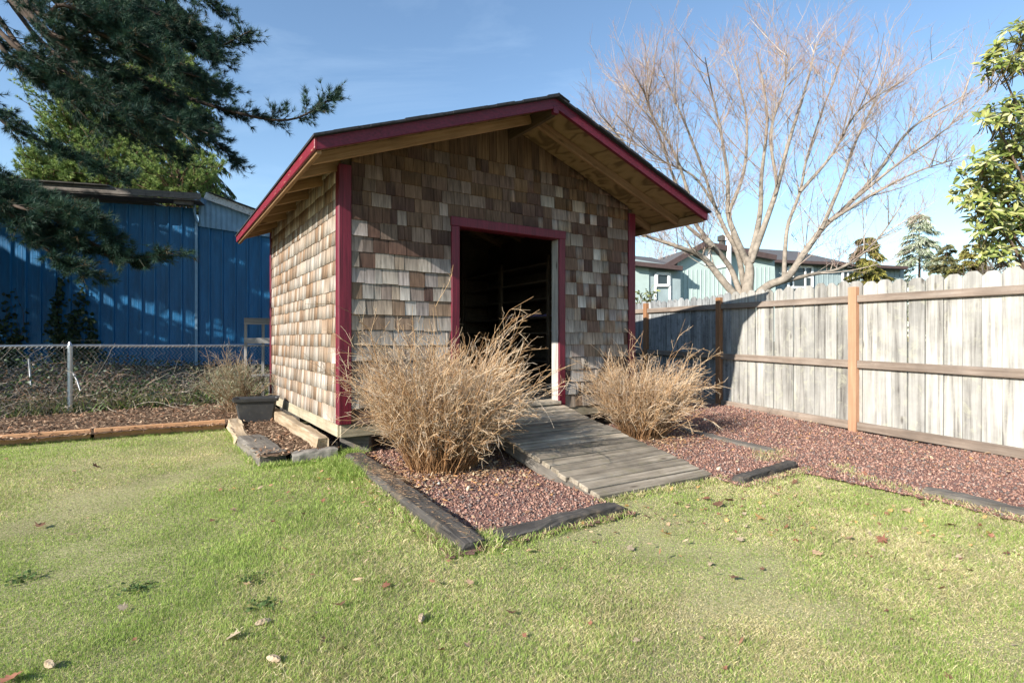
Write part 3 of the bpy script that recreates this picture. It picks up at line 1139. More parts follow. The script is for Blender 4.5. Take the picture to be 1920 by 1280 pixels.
def trough():
    def ring(lx, ly, z):
        c = 0.02
        pts = []
        for sx, sy in ((1, 1), (-1, 1), (-1, -1), (1, -1)):
            X, Y = sx * lx / 2, sy * ly / 2
            if sx * sy > 0:
                pts += [(X, Y - sy * c, z), (X - sx * c, Y, z)]
            else:
                pts += [(X - sx * c, Y, z), (X, Y - sy * c, z)]
        return pts
    rings = [ring(0.37, 0.22, 0), ring(0.45, 0.28, 0.245), ring(0.50, 0.33, 0.25), ring(0.52, 0.345, 0.285), ring(0.50, 0.325, 0.287), ring(0.455, 0.285, 0.275), ring(0.43, 0.265, 0.225)]
    vs = [v for r in rings for v in r]
    k = 8
    fs = [list(range(k))[::-1]]
    for i in range(len(rings) - 1):
        for j in range(k):
            fs.append([i * k + j, i * k + (j + 1) % k, (i + 1) * k + (j + 1) % k, (i + 1) * k + j])
    return vs, fs


MPL = Matrix.Translation(P(-0.36, 2.36, 0.168)) @ Matrix.Rotation(TH - 0.20, 4, 'Z')
vs, fs = trough()
add("trough", vs, fs, M_PLASTIC, pl, MPL)
vs, fs = cbox(0.435, 0.27, 0.02, 0.003)
add("soil", vs, fs, M_SOIL, pl, MPL @ Matrix.Translation((0, 0, 0.222)))

# ------------------------------------------------------------------ old chair behind
ch = thing("old_chair", at(480, 760, 8.55), "weathered grey wooden chair back standing behind the planter", "chair")
cb = at(478, 640, 8.55)
cx, cy = cb.x, cb.y
cd = Vector((0.93, 0.36, 0)).normalized()
cn = Vector((-cd.y, cd.x, 0))
for k in (0.0, 0.245):
    q = Vector((cx, cy, 0)) + cd * (k - 0.13)
    board("leg", ch, q + Vector((0, 0, 0.17)) - cn * 0.04, q + cn * 0.03 + Vector((0, 0, 1.44)), 0.04, 0.05, M_OLDGREY, up=cn)
for zz, hh in ((1.445, 0.10), (1.145, 0.085)):
    q = Vector((cx, cy, zz)) - cn * 0.025
    board("back_slat", ch, q - cd * 0.15, q + cd * 0.42, 0.022, hh, M_OLDGREY)
q = Vector((cx, cy, 0.62)) - cn * 0.24
board("seat", ch, q - cd * 0.15, q + cd * 0.42, 0.42, 0.025, M_OLDGREY)
for k in (0.0, 0.36):
    q = Vector((cx, cy, 0)) + cd * (k - 0.13) - cn * 0.42
    board("leg", ch, q + Vector((0, 0, 0.15)), q + Vector((0, 0, 0.61)), 0.04, 0.045, M_OLDGREY, up=cn)

# ------------------------------------------------------------------ wooden fence
FP = Vector((4.0176, 6.5075, 0))
FW = Vector((-0.3657, 0.9307, 0))
FN = Vector((-0.9307, -0.3657, 0))         # faces the yard


def fp(r, off, z):
    return FP + FW * r + FN * off + ZU * (z + 0.0157 * r)


fence = thing("wooden_fence", fp(0, 0, 0.1), "weathered grey dog-eared board fence with brown rails along the gravel", "fence")
posts = (-2.25, 0.0, 2.207, 4.12)
for i, r in enumerate(posts):
    m = M_POST if i in (0, 1) else M_POSTDARK
    o = board("fence_post", fence, fp(r, 0.0, 0.0), fp(r, 0.0, 1.775), 0.098, 0.098, m, up=FN, c=0.006)
segs = [(-3.6, -2.25), (-2.25, 0.0), (0.0, 2.207), (2.207, 4.12), (4.12, 5.3)]
for (r0, r1) in segs:
    for (z0, z1) in ((1.594, 1.675), (0.831, 0.919), (0.109, 0.204)):
        if r0 < -3:
            continue
        a, b = fp(r0 + 0.05, 0.012, (z0 + z1) / 2), fp(r1 - 0.05, 0.012, (z0 + z1) / 2)
        board("fence_rail", fence, a, b, 0.042, z1 - z0, M_RAIL, c=0.006)


def picket(r, w, zt, z0, mat, seed):
    rg = random.Random(seed)
    th = 0.017
    H = zt - z0
    c = 0.045 * rg.uniform(0.85, 1.15)
    prof = [(0, -w / 2), (0, w / 2), (H - c, w / 2), (H - c * .04, w / 2 - c * .98), (H, w / 2 - c * 1.1), (H, -w / 2 + c * 1.1), (H - c * .04, -w / 2 + c * .98), (H - c, -w / 2)]
    vs = [(x, y, -th / 2) for x, y in prof] + [(x, y, th / 2) for x, y in prof]
    n = len(prof)
    fs = [list(range(n))[::-1], [n + i for i in range(n)]]
    for i in range(n):
        j = (i + 1) % n
        fs.append([i, j, n + j, n + i])
    # local x up, y along the fence, z out to the yard
    M = Matrix((ZU, -FW, FN)).transposed().to_4x4()
    M = M @ Matrix.Rotation(rg.uniform(-0.006, 0.006), 4, 'Z') @ Matrix.Rotation(rg.uniform(-0.02, 0.02), 4, 'X')
    M.translation = fp(r, -0.0195 + rg.uniform(-0.003, 0.003), z0)
    return add("fence_board", vs, fs, mat, fence, M)


r = -3.2
k = 0
rr = random.Random(21)
while r < 5.4:
    w = (0.166 if r < 0 else 0.150) + rr.uniform(-0.006, 0.006)
    zt = 1.842 + rr.uniform(-0.02, 0.018) - (0.0 if r < 2.2 else 0.03)
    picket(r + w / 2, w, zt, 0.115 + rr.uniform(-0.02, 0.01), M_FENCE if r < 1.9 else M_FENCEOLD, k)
    r += w + rr.choice((0.004, 0.006, 0.009, 0.012))
    k += 1

# ------------------------------------------------------------------ chain link fence
clf = thing("chain_link_fence", CL_A + Vector((0.7, 0.7, 0.17)), "low galvanised chain link fence in front of the tangled brush", "fence")


def clp(r, z):
    return CL_A + CL_D * r + ZU * z


CR0, CR1 = -1.6, 4.6
ztop = 1.075
R_, rad_ = tube_one([clp(CR0, ztop + 0.012), clp(0.0, ztop), clp(1.02, ztop + 0.005), clp(2.5, ztop - 0.008), clp(CR1, ztop)], [0.019] * 5)
V, Fq = tubes(R_[None], rad_[None], 8)
add_np("top_rail", V, Fq, M_GALV, None, clf, True)
for i, rp in enumerate((-1.3, 1.02, 3.9)):
    lathe("post", clf, [(0.031, 0.0), (0.031, 0.90), (0.034, 0.90), (0.034, 0.935), (0.022, 0.955), (0.012, 0.985), (0.004, 0.995)], clp(rp, 0.14), M_GALV, 14)
# woven wire: zigzags
dia = 0.052
rows_n = 17
zz0 = 0.19
wires = []
nw = int((CR1 - CR0) / dia)
for i in range(nw):
    pts = []
    x0 = CR0 + i * dia
    for j in range(rows_n + 1):
        side = (j % 2)
        off = 0.006 * (1 if j % 2 else -1)
        p = clp(x0 + side * dia, zz0 + j * (ztop - 0.005 - zz0) / rows_n)
        n_ = Vector((CL_D.y, -CL_D.x, 0))
        p = p + n_ * (off + 0.02)
        pts.append((p.x, p.y, p.z))
    wires.append(pts)
Wr = np.array(wires)
V, Fq = tubes(Wr, np.full(Wr.shape[:2], 0.0019), 4)
o = add_np("wire_mesh", V, Fq, M_WIRE, None, clf)
o["kind"] = "stuff"
for rp in np.arange(CR0 + 0.2, CR1, 0.55):
    a = np.linspace(0, 2 * np.pi, 9)
    pts = np.array([[*(clp(rp + 0.004 * i, ztop) + Vector((CL_D.y, -CL_D.x, 0)) * (0.024 * math.cos(q)) + ZU * 0.024 * math.sin(q))] for i, q in enumerate(a)])
    V, Fq = tubes(pts[None], np.full((1, 9), 0.003), 4)
    add_np("tie_wire", V, Fq, M_GALV, None, clf)

# ------------------------------------------------------------------ blue metal barn
BD = Vector((0.9607, 0.2775, 0))
BN = Vector((0.2775, -0.9607, 0))          # out of the wall, towards the yard
B0 = Vector((-9.65, 13.2, 0))


def bp(r, off, z):
    return B0 + BD * r + BN * off + ZU * z


barn = thing("metal_barn", bp(0, -1.5, 0.2), "tall blue ribbed metal barn in tree shade with dark eave", "barn")
RC = 1.91        # the joint between the two wall planes


def panel(r0, r1, off, z0, z1a, z1b, mat, name="wall_panel"):
    """a ribbed sheet: flat pan with a raised rib at its right edge"""
    w = r1 - r0
    prof = [(0, 0), (w * 0.30, 0), (w * 0.32, 0.002), (w * 0.36, 0.002), (w * 0.38, 0), (w * 0.62, 0), (w * 0.64, 0.002), (w * 0.68, 0.002), (w * 0.70, 0),
            (w - 0.05, 0), (w - 0.04, 0.035), (w - 0.010, 0.035), (w, 0.0)]
    vs, fs = [], []
    for (x, y) in prof:
        f = x / w
        vs += [bp(r0 + x, off + y, z0), bp(r0 + x, off + y, z1a + (z1b - z1a) * f)]
    n = len(prof)
    for i in range(n - 1):
        fs.append([2 * i, 2 * i + 2, 2 * i + 3, 2 * i + 1])
    # thickness: a back sheet
    b0 = len(vs)
    vs += [bp(r0, off - 0.004, z0), bp(r0, off - 0.004, z1a), bp(r1, off - 0.004, z1b), bp(r1, off - 0.004, z0)]
    fs.append([b0, b0 + 1, b0 + 2, b0 + 3])
    fs.append([0, 1, b0 + 1, b0])
    fs.append([2 * n - 2, b0 + 3, b0 + 2, 2 * n - 1])
    M = Matrix.Translation(bp(r0, off, z0))
    Mi = M.inverted()
    return add(name, [Mi @ v for v in vs], fs, mat, barn, M)


pw = 0.29
r = RC
i = 0
while r > -5.5:
    panel(r - pw, r, 0, 0.2, 4.42, 4.42, M_BARN)
    r -= pw
r = RC + 0.03
while r < RC + 4.2:
    panel(r, r + pw, -0.03, 0.2, 4.0 - 0.115 * (r - RC), 4.0 - 0.115 * (r + pw - RC), M_BARN)
    r += pw
# body behind the sheets
vs, fs = cbox(10.4, 5.0, 3.7, 0.01)
M = Matrix((BD, -BN, ZU)).transposed().to_4x4()
M.translation = bp(0.4, -2.65, 2.05)
add("barn_body", vs, fs, M_BARNBODY, barn, M)
# corner strip and downpipe
board("corner_strip", barn, bp(RC + 0.012, 0.045, 0.2), bp(RC + 0.012, 0.045, 4.1), 0.06, 0.03, M_BARNLIGHT, up=BN)
R_, rad_ = tube_one([bp(RC + 0.02, 0.10, 4.62), bp(RC - 0.02, 0.10, 4.35), bp(RC + 0.03, 0.10, 4.12), bp(RC + 0.06, 0.10, 4.05)], [0.03] * 4)
V, Fq = tubes(R_[None], rad_[None], 8)
add_np("downpipe", V, Fq, M_BARNLIGHT, None, barn, True)
# pale corrugated strip under the sloping eave on the right
n = 70
vs, fs = [], []
for i in range(n + 1):
    rr_ = RC + 0.06 + i * 0.06
    y = 0.02 if i % 2 else 0.0
    vs += [bp(rr_, 0.03 + y, 3.98 - 0.115 * (rr_ - RC)), bp(rr_, 0.03 + y, 4.72 - 0.33 * (rr_ - RC))]
for i in range(n):
    a_, b_ = vs[2 * i], vs[2 * i + 1]
    if vs[2 * i + 3].z < vs[2 * i + 2].z + 0.02:
        continue
    fs.append([2 * i, 2 * i + 2, 2 * i + 3, 2 * i + 1])
add("corrugated_strip", vs, fs, M_BARNLIGHT, barn)
# eave: fascia, dark soffit, roof sheets
board("fascia", barn, bp(-5.6, 0.50, 4.60), bp(RC + 0.22, 0.50, 4.60), 0.04, 0.15, M_BARNTRIM)
board("soffit", barn, bp(-5.6, 0.25, 4.50), bp(RC + 0.20, 0.25, 4.50), 0.52, 0.02, M_BARNTRIM)
board("eave_block", barn, bp(RC - 0.38, 0.38, 4.46), bp(RC + 0.02, 0.38, 4.46), 0.10, 0.12, M_BARNTRIM)
board("rake_board", barn, bp(RC + 0.22, 0.12, 4.72), bp(RC + 2.6, 0.12, 3.93), 0.05, 0.17, M_WHITETRIM)
for k in range(9):
    r0 = -5.7 + k * 0.66
    if r0 < RC + 0.2:
        r1 = min(r0 + 0.655, RC + 0.30)
        a, b = bp((r0 + r1) / 2, 0.60, 4.70), bp((r0 + r1) / 2, -5.2, 5.35)
        board("roof_sheet", barn, a, b, r1 - r0, 0.03, M_BARNROOF)
board("roof_sheet", barn, bp(RC + 1.45, 0.2, 4.42), bp(RC + 1.45, -5.2, 4.42), 2.4, 0.03, M_BARNROOF, up=(BD * 0.33 + ZU).normalized())

# ------------------------------------------------------------------ teal house
HY = 21.0
hs = thing("teal_house", at(1400, 640, HY + 2), "pale teal house with dark roof and white framed windows beyond the fence", "house")
HD = Vector((0.985, 0.174, 0)).normalized()
HN = Vector((HD.y, -HD.x, 0))


def hpt(px, z, off=0.0):
    """a point of the front wall line seen at pixel column px, off metres in front of it"""
    x_ = (px - 960) / F
    H0 = Vector((8.0, HY, 0)) + HN * off
    # H0 + r*HD on ray x = x_*y
    r_ = (x_ * H0.y - H0.x) / (HD.x - x_ * HD.y)
    return H0 + HD * r_ + ZU * z


def hz(px, py, off=0.0):
    q = hpt(px, 0, off)
    return CAMZ + (638 - py) / F * q.y


def hwall(name, pts, off, depth, mat):
    """outline (px,py) on the wall line, extruded back"""
    fr = [hpt(px, hz(px, py, off), off) for px, py in pts]
    bk = [p - HN * depth for p in fr]
    n = len(fr)
    fs = [list(range(n)), [n + i for i in range(n)][::-1]]
    for i in range(n):
        j = (i + 1) % n
        fs.append([i, n + i, n + j, j])
    M = Matrix.Translation(fr[0])
    return add(name, [p - fr[0] for p in fr + bk], fs, mat, hs, M)


def hbar(name, p0, p1, off, w, h, mat, parent=None):
    a = hpt(p0[0], hz(p0[0], p0[1], off), off)
    b = hpt(p1[0], hz(p1[0], p1[1], off), off)
    if abs((b - a).normalized().z) > 0.9:
        return board(name, parent or hs, a, b, h, w, mat, up=HN, c=0.008)
    return board(name, parent or hs, a, b, w, h, mat, c=0.008)


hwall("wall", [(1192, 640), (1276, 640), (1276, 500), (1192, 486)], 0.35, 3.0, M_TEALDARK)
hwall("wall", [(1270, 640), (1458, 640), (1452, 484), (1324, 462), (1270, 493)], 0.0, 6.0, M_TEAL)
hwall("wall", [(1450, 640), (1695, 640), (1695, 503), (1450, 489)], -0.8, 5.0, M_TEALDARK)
hwall("wall", [(1184, 640), (1217, 640), (1217, 497), (1184, 493)], 0.40, 0.2, M_TEAL)
# vertical battens on the gable wall
for px in range(1282, 1450, 8):
    hbar("batten", (px, 640), (px, 505 if px < 1392 else 500), 0.012, 0.02, 0.035, M_TEAL)
for px in range(1462, 1690, 9):
    if not 1470 < px < 1530:
        hbar("batten", (px, 640), (px, 498), -0.788, 0.02, 0.035, M_TEALDARK)
hbar("trim_board", (1326, 464), (1326, 497), 0.03, 0.04, 0.20, M_WHITE)
hbar("trim_board", (1335, 503), (1362, 498), 0.03, 0.04, 0.09, M_WHITE)


def hroof(name, quad, mat, th=0.12):
    top = [Vector(q) for q in quad]
    n = (top[1] - top[0]).cross(top[2] - top[0]).normalized()
    if n.z < 0:
        n = -n
    bot = [q - n * th for q in top]
    fs = [[0, 1, 2, 3], [7, 6, 5, 4]]
    for i in range(4):
        j = (i + 1) % 4
        fs.append([i, 4 + i, 4 + j, j])
    return add(name, top + bot, fs, mat, hs)


def hp(px, py, off):
    return hpt(px, hz(px, py, off), off)


# wing roof, gable roof and right roof
a, b = hp(1184, 492, 0.65), hp(1280, 502, 0.65)
hroof("roof", [a, b, b - HN * 2.6 + ZU * 0.75, a - HN * 2.6 + ZU * 0.75], M_HROOF)
hbar("fascia", (1184, 493), (1280, 503), 0.68, 0.05, 0.16, M_HFASCIA)
pk, lf, rt = hp(1322, 456, 0.22), hp(1248, 499, 0.22), hp(1456, 482, 0.22)
bk = -HN * 7
hroof("roof", [lf, pk, pk + bk, lf + bk], M_HROOF)
hroof("roof", [pk, rt, rt + bk, pk + bk], M_HROOF)
hbar("fascia", (1248, 500), (1322, 457), 0.26, 0.05, 0.20, M_HFASCIA)
hbar("fascia", (1322, 457), (1456, 483), 0.26, 0.05, 0.20, M_HFASCIA)
a, b = hp(1440, 488, -0.45), hp(1596, 494, -0.45)
hroof("roof", [a, b, b - HN * 3.2 + ZU * 1.0, a - HN * 3.2 + ZU * 1.08], M_HROOF)
hbar("fascia", (1440, 489), (1596, 495), -0.42, 0.05, 0.12, M_HFASCIA)
a, b = hp(1590, 496, -0.45), hp(1702, 501, -0.45)
hroof("roof", [a, b, b - HN * 3.2 + ZU * 0.58, a - HN * 3.2 + ZU * 0.62], M_HROOF)
hbar("fascia", (1597, 497), (1702, 502), -0.42, 0.05, 0.12, M_HFASCIA)


def hwindow(x0, x1, y0, y1, off, cols):
    w = hwall("window", [(x0, y1), (x1, y1), (x1, y0), (x0, y0)], off + 0.03, 0.03, M_GLASS)
    for (p, q) in (((x0, y0), (x1, y0)), ((x0, y1), (x1, y1)), ((x0, y0), (x0, y1)), ((x1, y0), (x1, y1))):
        o = hbar("frame", p, q, off + 0.06, 0.05, 0.10, M_WHITE, w)
    for c in cols:
        o = hbar("mullion", (c, y0), (c, y1), off + 0.06, 0.04, 0.07, M_WHITE, w)
    return w


hwindow(1231, 1254, 513, 535, 0.35, [])
hwindow(1478, 1523, 500, 539, -0.78, [1487, 1510])
hwindow(1580, 1600, 508, 530, -0.8, [1590])
hbar("trim_board", (1229, 512), (1229, 562), 0.39, 0.04, 0.08, M_WHITE)
hbar("trim_board", (1256, 512), (1256, 562), 0.39, 0.04, 0.08, M_WHITE)
hbar("sash_bar", (1502, 519), (1523, 520), -0.73, 0.03, 0.06, M_WHITE)
# flues
q = hp(1367, 640, 0.25)
lathe("flue_pipe", hs, [(0.09, 0), (0.09, 4.3), (0.14, 4.3), (0.14, 4.55), (0.02, 4.62)], (q.x, q.y, 0.6), M_WHITE, 10)
q = hp(1354, 470, -2.5)
lathe("chimney_stack", hs, [(0.14, 0), (0.14, 1.2), (0.2, 1.2), (0.2, 1.4), (0.03, 1.45)], (q.x, q.y, 4.2), M_BARNROOF, 10)
q = hp(1266, 480, -2.5)
lathe("flue_pipe", hs, [(0.05, 0), (0.05, 1.5), (0.08, 1.5), (0.08, 1.6), (0.02, 1.65)], (q.x, q.y, 3.4), M_CHIM, 10)
#@@VEG@@
# ================================================================== vegetation helpers
def unit(a):
    return a / (np.linalg.norm(a, axis=-1, keepdims=True) + 1e-9)


def rdir(rg, n):
    return unit(rg.normal(size=(n, 3)))


def blades(rg, base, tipdir, L, w, bend=0.0):
    """narrow two-triangle blades: base (n,3), tipdir (n,3) unit, L (n,), w (n,)"""
    n = len(base)
    side = unit(np.cross(tipdir, rdir(rg, n)))
    mid = base + tipdir * (L * 0.55)[:, None]
    if np.ndim(bend) == 0 and bend:
        g = np.zeros((n, 3))
        g[:, 2] = -bend
        tip = base + tipdir * L[:, None] + g * L[:, None]
    else:
        tip = base + tipdir * L[:, None]
    hw = (w * 0.5)[:, None]
    V = np.stack([base - side * hw * .8, base + side * hw * .8, mid + side * hw, mid - side * hw, tip], 1).reshape(-1, 3)
    i = np.arange(n)[:, None] * 5
    q = i + np.array([[0, 1, 2, 3]])
    t = np.concatenate([i + 3, i + 2, i + 4, i + 4], 1)
    return V, np.concatenate([q, t])


def needles(rg, cen, dirs, per, L, w, spread=0.75):
    """tufts of needles (single triangles)"""
    n = len(cen) * per
    b = np.repeat(cen, per, 0)
    d = unit(np.repeat(dirs, per, 0) + rdir(rg, n) * spread)
    ln = L * rg.uniform(0.65, 1.15, n)
    side = unit(np.cross(d, rdir(rg, n))) * (w * 0.5)
    tip = b + d * ln[:, None]
    V = np.stack([b - side, b + side, tip], 1).reshape(-1, 3)
    return V, np.arange(n * 3).reshape(n, 3)


def leaves(rg, cen, nrm, along, L, w, fold=0.15):
    """pointed oval leaves, two quads folded on the midrib"""
    n = len(cen)
    a = unit(along)
    s = unit(np.cross(nrm, a))
    nn = np.cross(a, s)
    L = np.broadcast_to(L, (n,))[:, None]
    w = np.broadcast_to(w, (n,))[:, None]
    p0 = cen
    p3 = cen + a * L - nn * L * 0.12
    m1 = cen + a * L * 0.38
    m2 = cen + a * L * 0.72 - nn * L * 0.04
    up = nn * w * fold
    V = np.stack([p0, m1 + s * w * .5 + up, m2 + s * w * .42 + up, p3, m2 - s * w * .42 + up, m1 - s * w * .5 + up, m1, m2], 1).reshape(-1, 3)
    i = np.arange(n)[:, None] * 8
    F4 = np.concatenate([i + np.array([[6, 1, 2, 7]]), i + np.array([[6, 7, 4, 5]]), i + np.array([[0, 1, 6, 6]]), i + np.array([[0, 6, 5, 5]]), i + np.array([[7, 2, 3, 3]]), i + np.array([[7, 3, 4, 4]])])
    return V, F4


def varied(rg, pal, n, per, amt=0.2):
    pal = np.array(pal, dtype=np.float32)
    c = pal[rg.integers(0, len(pal), n)] * rg.uniform(1 - amt, 1 + amt, (n, 1))
    return np.repeat(c, per, 0)


def curve_grid(p0, d0, L, k, bend, wob, rg):
    """N curves of k points: start p0, direction d0, bending by vector 'bend' (N,3)"""
    N = len(p0)
    u = np.linspace(0, 1, k)[None, :, None]
    ph = rg.uniform(0, 6.28, (N, 1, 3))
    w = np.sin(u * rg.uniform(3, 9, (N, 1, 3)) + ph) - np.sin(ph)
    return p0[:, None, :] + d0[:, None, :] * L[:, None, None] * u + bend[:, None, :] * L[:, None, None] * u ** 2 + w * (wob * L)[:, None, None] * u


def spawn(rg, PL, N, u0, u1):
    """N random points on polylines, with their tangents"""
    M, k, _ = PL.shape
    i = rg.integers(0, M, N)
    u = rg.uniform(u0, u1, N) * (k - 1.001)
    j = u.astype(int)
    f = (u - j)[:, None]
    a, b = PL[i, j], PL[i, j + 1]
    return a * (1 - f) + b * f, unit(b - a), u / (k - 1)


# ------------------------------------------------------------------ dry shrubs
def dry_shrub(loc, rad, H, spread, nst, seed, label, lean=(0, 0), group="dry shrubs by the ramp"):
    rg = np.random.default_rng(seed)
    root = thing("dry_shrub", loc, label, "shrub", group)
    loc = np.array(loc)
    pal = [(0.58, 0.385, 0.21), (0.65, 0.46, 0.285), (0.50, 0.31, 0.155), (0.70, 0.54, 0.37), (0.36, 0.205, 0.10), (0.60, 0.49, 0.38)]
    acc = Acc()
    az = rg.uniform(0, 6.28, nst)
    rr_ = rad * np.sqrt(rg.uniform(0, 1, nst))
    p0 = np.stack([loc[0] + rr_ * np.cos(az), loc[1] + rr_ * np.sin(az), np.full(nst, loc[2])], 1)
    az2 = az + rg.normal(0, 0.5, nst)
    inc = np.abs(rg.normal(0, 0.46, nst)) * spread + 0.22 * rr_ / rad
    inc = np.clip(inc, 0.02, 1.30)
    d0 = np.stack([np.sin(inc) * np.cos(az2) + lean[0], np.sin(inc) * np.sin(az2) + lean[1], np.cos(inc)], 1)
    d0 = unit(d0)
    clump = 1 + 0.16 * np.sin(az2 * 2 + seed) + 0.12 * np.sin(az2 * 5 + 2 * seed)
    L = H * rg.uniform(0.42, 0.92, nst) * (1.0 - 0.08 * inc) * clump
    tall = (rg.random(nst) < 0.07) & (inc < 0.5)
    L[tall] *= 1.35
    bend = np.stack([np.cos(az2) * 0.15, np.sin(az2) * 0.15, np.full(nst, -0.06)], 1) * rg.uniform(-0.3, 1.7, (nst, 1)) + rg.normal(0, 0.10, (nst, 3))
    S = curve_grid(p0, d0, L, 9, bend, 0.045, rg)
    # some tips curl over like a crook
    cur = rg.random(nst) < 0.34
    hd = np.stack([np.cos(az2), np.sin(az2), np.zeros(nst)], 1)
    S[cur, 7] += hd[cur] * 0.03
    S[cur, 8] += hd[cur] * 0.095 + np.array([0, 0, -0.075])
    R = np.linspace(1, 0.4, 9)[None] * rg.uniform(0.0022, 0.0046, (nst, 1))
    V, Fq = tubes(S, R, 3)
    cc = varied(rg, pal, nst, 27).reshape(nst, 9, 3, 3)
    old = np.linspace(1.0, 0.0, 9)[None, :, None, None] ** 0.8      # the older wood near the base is browner
    cc = cc * (1 - old) + np.array([0.34, 0.185, 0.085]) * rg.uniform(0.7, 1.25, (nst, 1, 1, 1)) * old
    acc.put(V, Fq, cc.reshape(-1, 3))
    acc.build("stems", M_TWIG, root)["kind"] = "stuff"
    acc = Acc()
    # side twigs
    n2 = nst * 5
    p, tg, u = spawn(rg, S, n2, 0.30, 0.98)
    d = unit(tg * 0.9 + rdir(rg, n2) * 0.65 + np.array([0, 0, 0.18]))
    L2 = rg.uniform(0.06, 0.26, n2) * H
    b2 = rdir(rg, n2) * 0.18 + np.array([0, 0, -0.12])
    T = curve_grid(p, d, L2, 5, b2, 0.03, rg)
    V, Fq = tubes(T, np.linspace(1, 0.5, 5)[None] * rg.uniform(0.0015, 0.0030, (n2, 1)), 3)
    acc.put(V, Fq, varied(rg, pal + [(0.60, 0.47, 0.32)], n2, 15))
    # finer ends
    n3 = nst * 12
    p, tg, u = spawn(rg, T, n3, 0.2, 1.0)
    d = unit(tg * 0.8 + rdir(rg, n3) * 0.8)
    T3 = curve_grid(p, d, rg.uniform(0.02, 0.085, n3) * H, 3, rdir(rg, n3) * 0.2, 0.02, rg)
    V, Fq = tubes(T3, np.linspace(1, 0.6, 3)[None] * rg.uniform(0.0010, 0.0020, (n3, 1)), 3)
    acc.put(V, Fq, varied(rg, pal + [(0.62, 0.49, 0.34)], n3, 9))
    acc.build("twigs", M_TWIG, root)["kind"] = "stuff"
    return root


def gpt(t, s, dz=0.0):
    p = P(t, s, 0)
    return (p.x, p.y, gzf(p.x, p.y) + dz)


dry_shrub(gpt(0.66, -0.72), 0.28, 1.17, 0.42, 1050, 31, "big straw brown dry shrub in front of the shed's doorway, left of the ramp", lean=(0.05, 0.0))
dry_shrub(gpt(3.16, -0.62), 0.23, 0.96, 0.45, 700, 32, "smaller straw brown dry shrub right of the ramp near the fence", lean=(0.08, -0.02))

# ------------------------------------------------------------------ grey-green shrub behind the planter
def grey_shrub(loc, seed):
    rg = np.random.default_rng(seed)
    root = thing("grey_shrub", loc, "silvery grey green half dry shrub behind the black planter", "shrub")
    loc = np.array(loc)
    n = 170
    az = rg.uniform(0, 6.28, n)
    inc = np.abs(rg.normal(0.35, 0.42, n))
    d = np.stack([np.sin(inc) * np.cos(az) - 0.18, np.sin(inc) * np.sin(az) - 0.05, np.cos(inc) * 0.9], 1)
    p0 = loc + rg.normal(0, 0.09, (n, 3)) * np.array([1, 1, 0])
    S = curve_grid(p0, unit(d), rg.uniform(0.45, 0.98, n), 7, rg.normal(0, 0.12, (n, 3)) + np.array([0, 0, -0.12]), 0.04, rg)
    a = Acc()
    V, Fq = tubes(S, np.linspace(1, 0.35, 7)[None] * rg.uniform(0.003, 0.007, (n, 1)), 3)
    a.put(V, Fq, varied(rg, [(0.34, 0.23, 0.14), (0.42, 0.31, 0.2), (0.26, 0.17, 0.1)], n, 21))
    n2 = 1300
    p, tg, u = spawn(rg, S, n2, 0.35, 1.0)
    T = curve_grid(p, unit(tg + rdir(rg, n2) * 0.8), rg.uniform(0.05, 0.16, n2), 3, rdir(rg, n2) * 0.2, 0.02, rg)
    V, Fq = tubes(T, np.linspace(1, 0.5, 3)[None] * rg.uniform(0.0016, 0.003, (n2, 1)), 3)
    a.put(V, Fq, varied(rg, [(0.46, 0.36, 0.24), (0.50, 0.42, 0.30), (0.38, 0.33, 0.22)], n2, 9))
    a.build("branches", M_TWIG, root)["kind"] = "stuff"
    a = Acc()
    n3 = 5200
    p, tg, u = spawn(rg, T, n3, 0.0, 1.0)
    green = (p[:, 2] < loc[2] + 0.62)
    p, tg = p[green], tg[green]
    n3 = len(p)
    V, Fq = blades(rg, p, unit(tg + rdir(rg, n3) * 0.9), rg.uniform(0.02, 0.05, n3), rg.uniform(0.003, 0.006, n3))
    a.put(V, Fq, varied(rg, [(0.27, 0.29, 0.17), (0.34, 0.35, 0.24), (0.20, 0.23, 0.12), (0.42, 0.41, 0.29)], n3, 5))
    a.build("foliage", M_LEAF, root)["kind"] = "stuff"


q = at(455, 745, 7.65)
grey_shrub((q.x, q.y, 0.17), 41)

# ------------------------------------------------------------------ bare tree
def limb_px(pts, d0, jit, r0, r1, rg):
    n = len(pts)
    ds = d0 + np.cumsum(rg.normal(0, jit, n)) * np.linspace(0.2, 1, n)
    P3 = [at(px, py + 80 * max(0.0, (240 - py) / 240), d) for (px, py), d in zip(pts, ds)]
    k = np.linspace(0, 1, n)
    m = d0 / F
    return tube_one(P3, (0.54 * r0 * (1 - k) ** 1.1 + r1 * 0.75) * m)


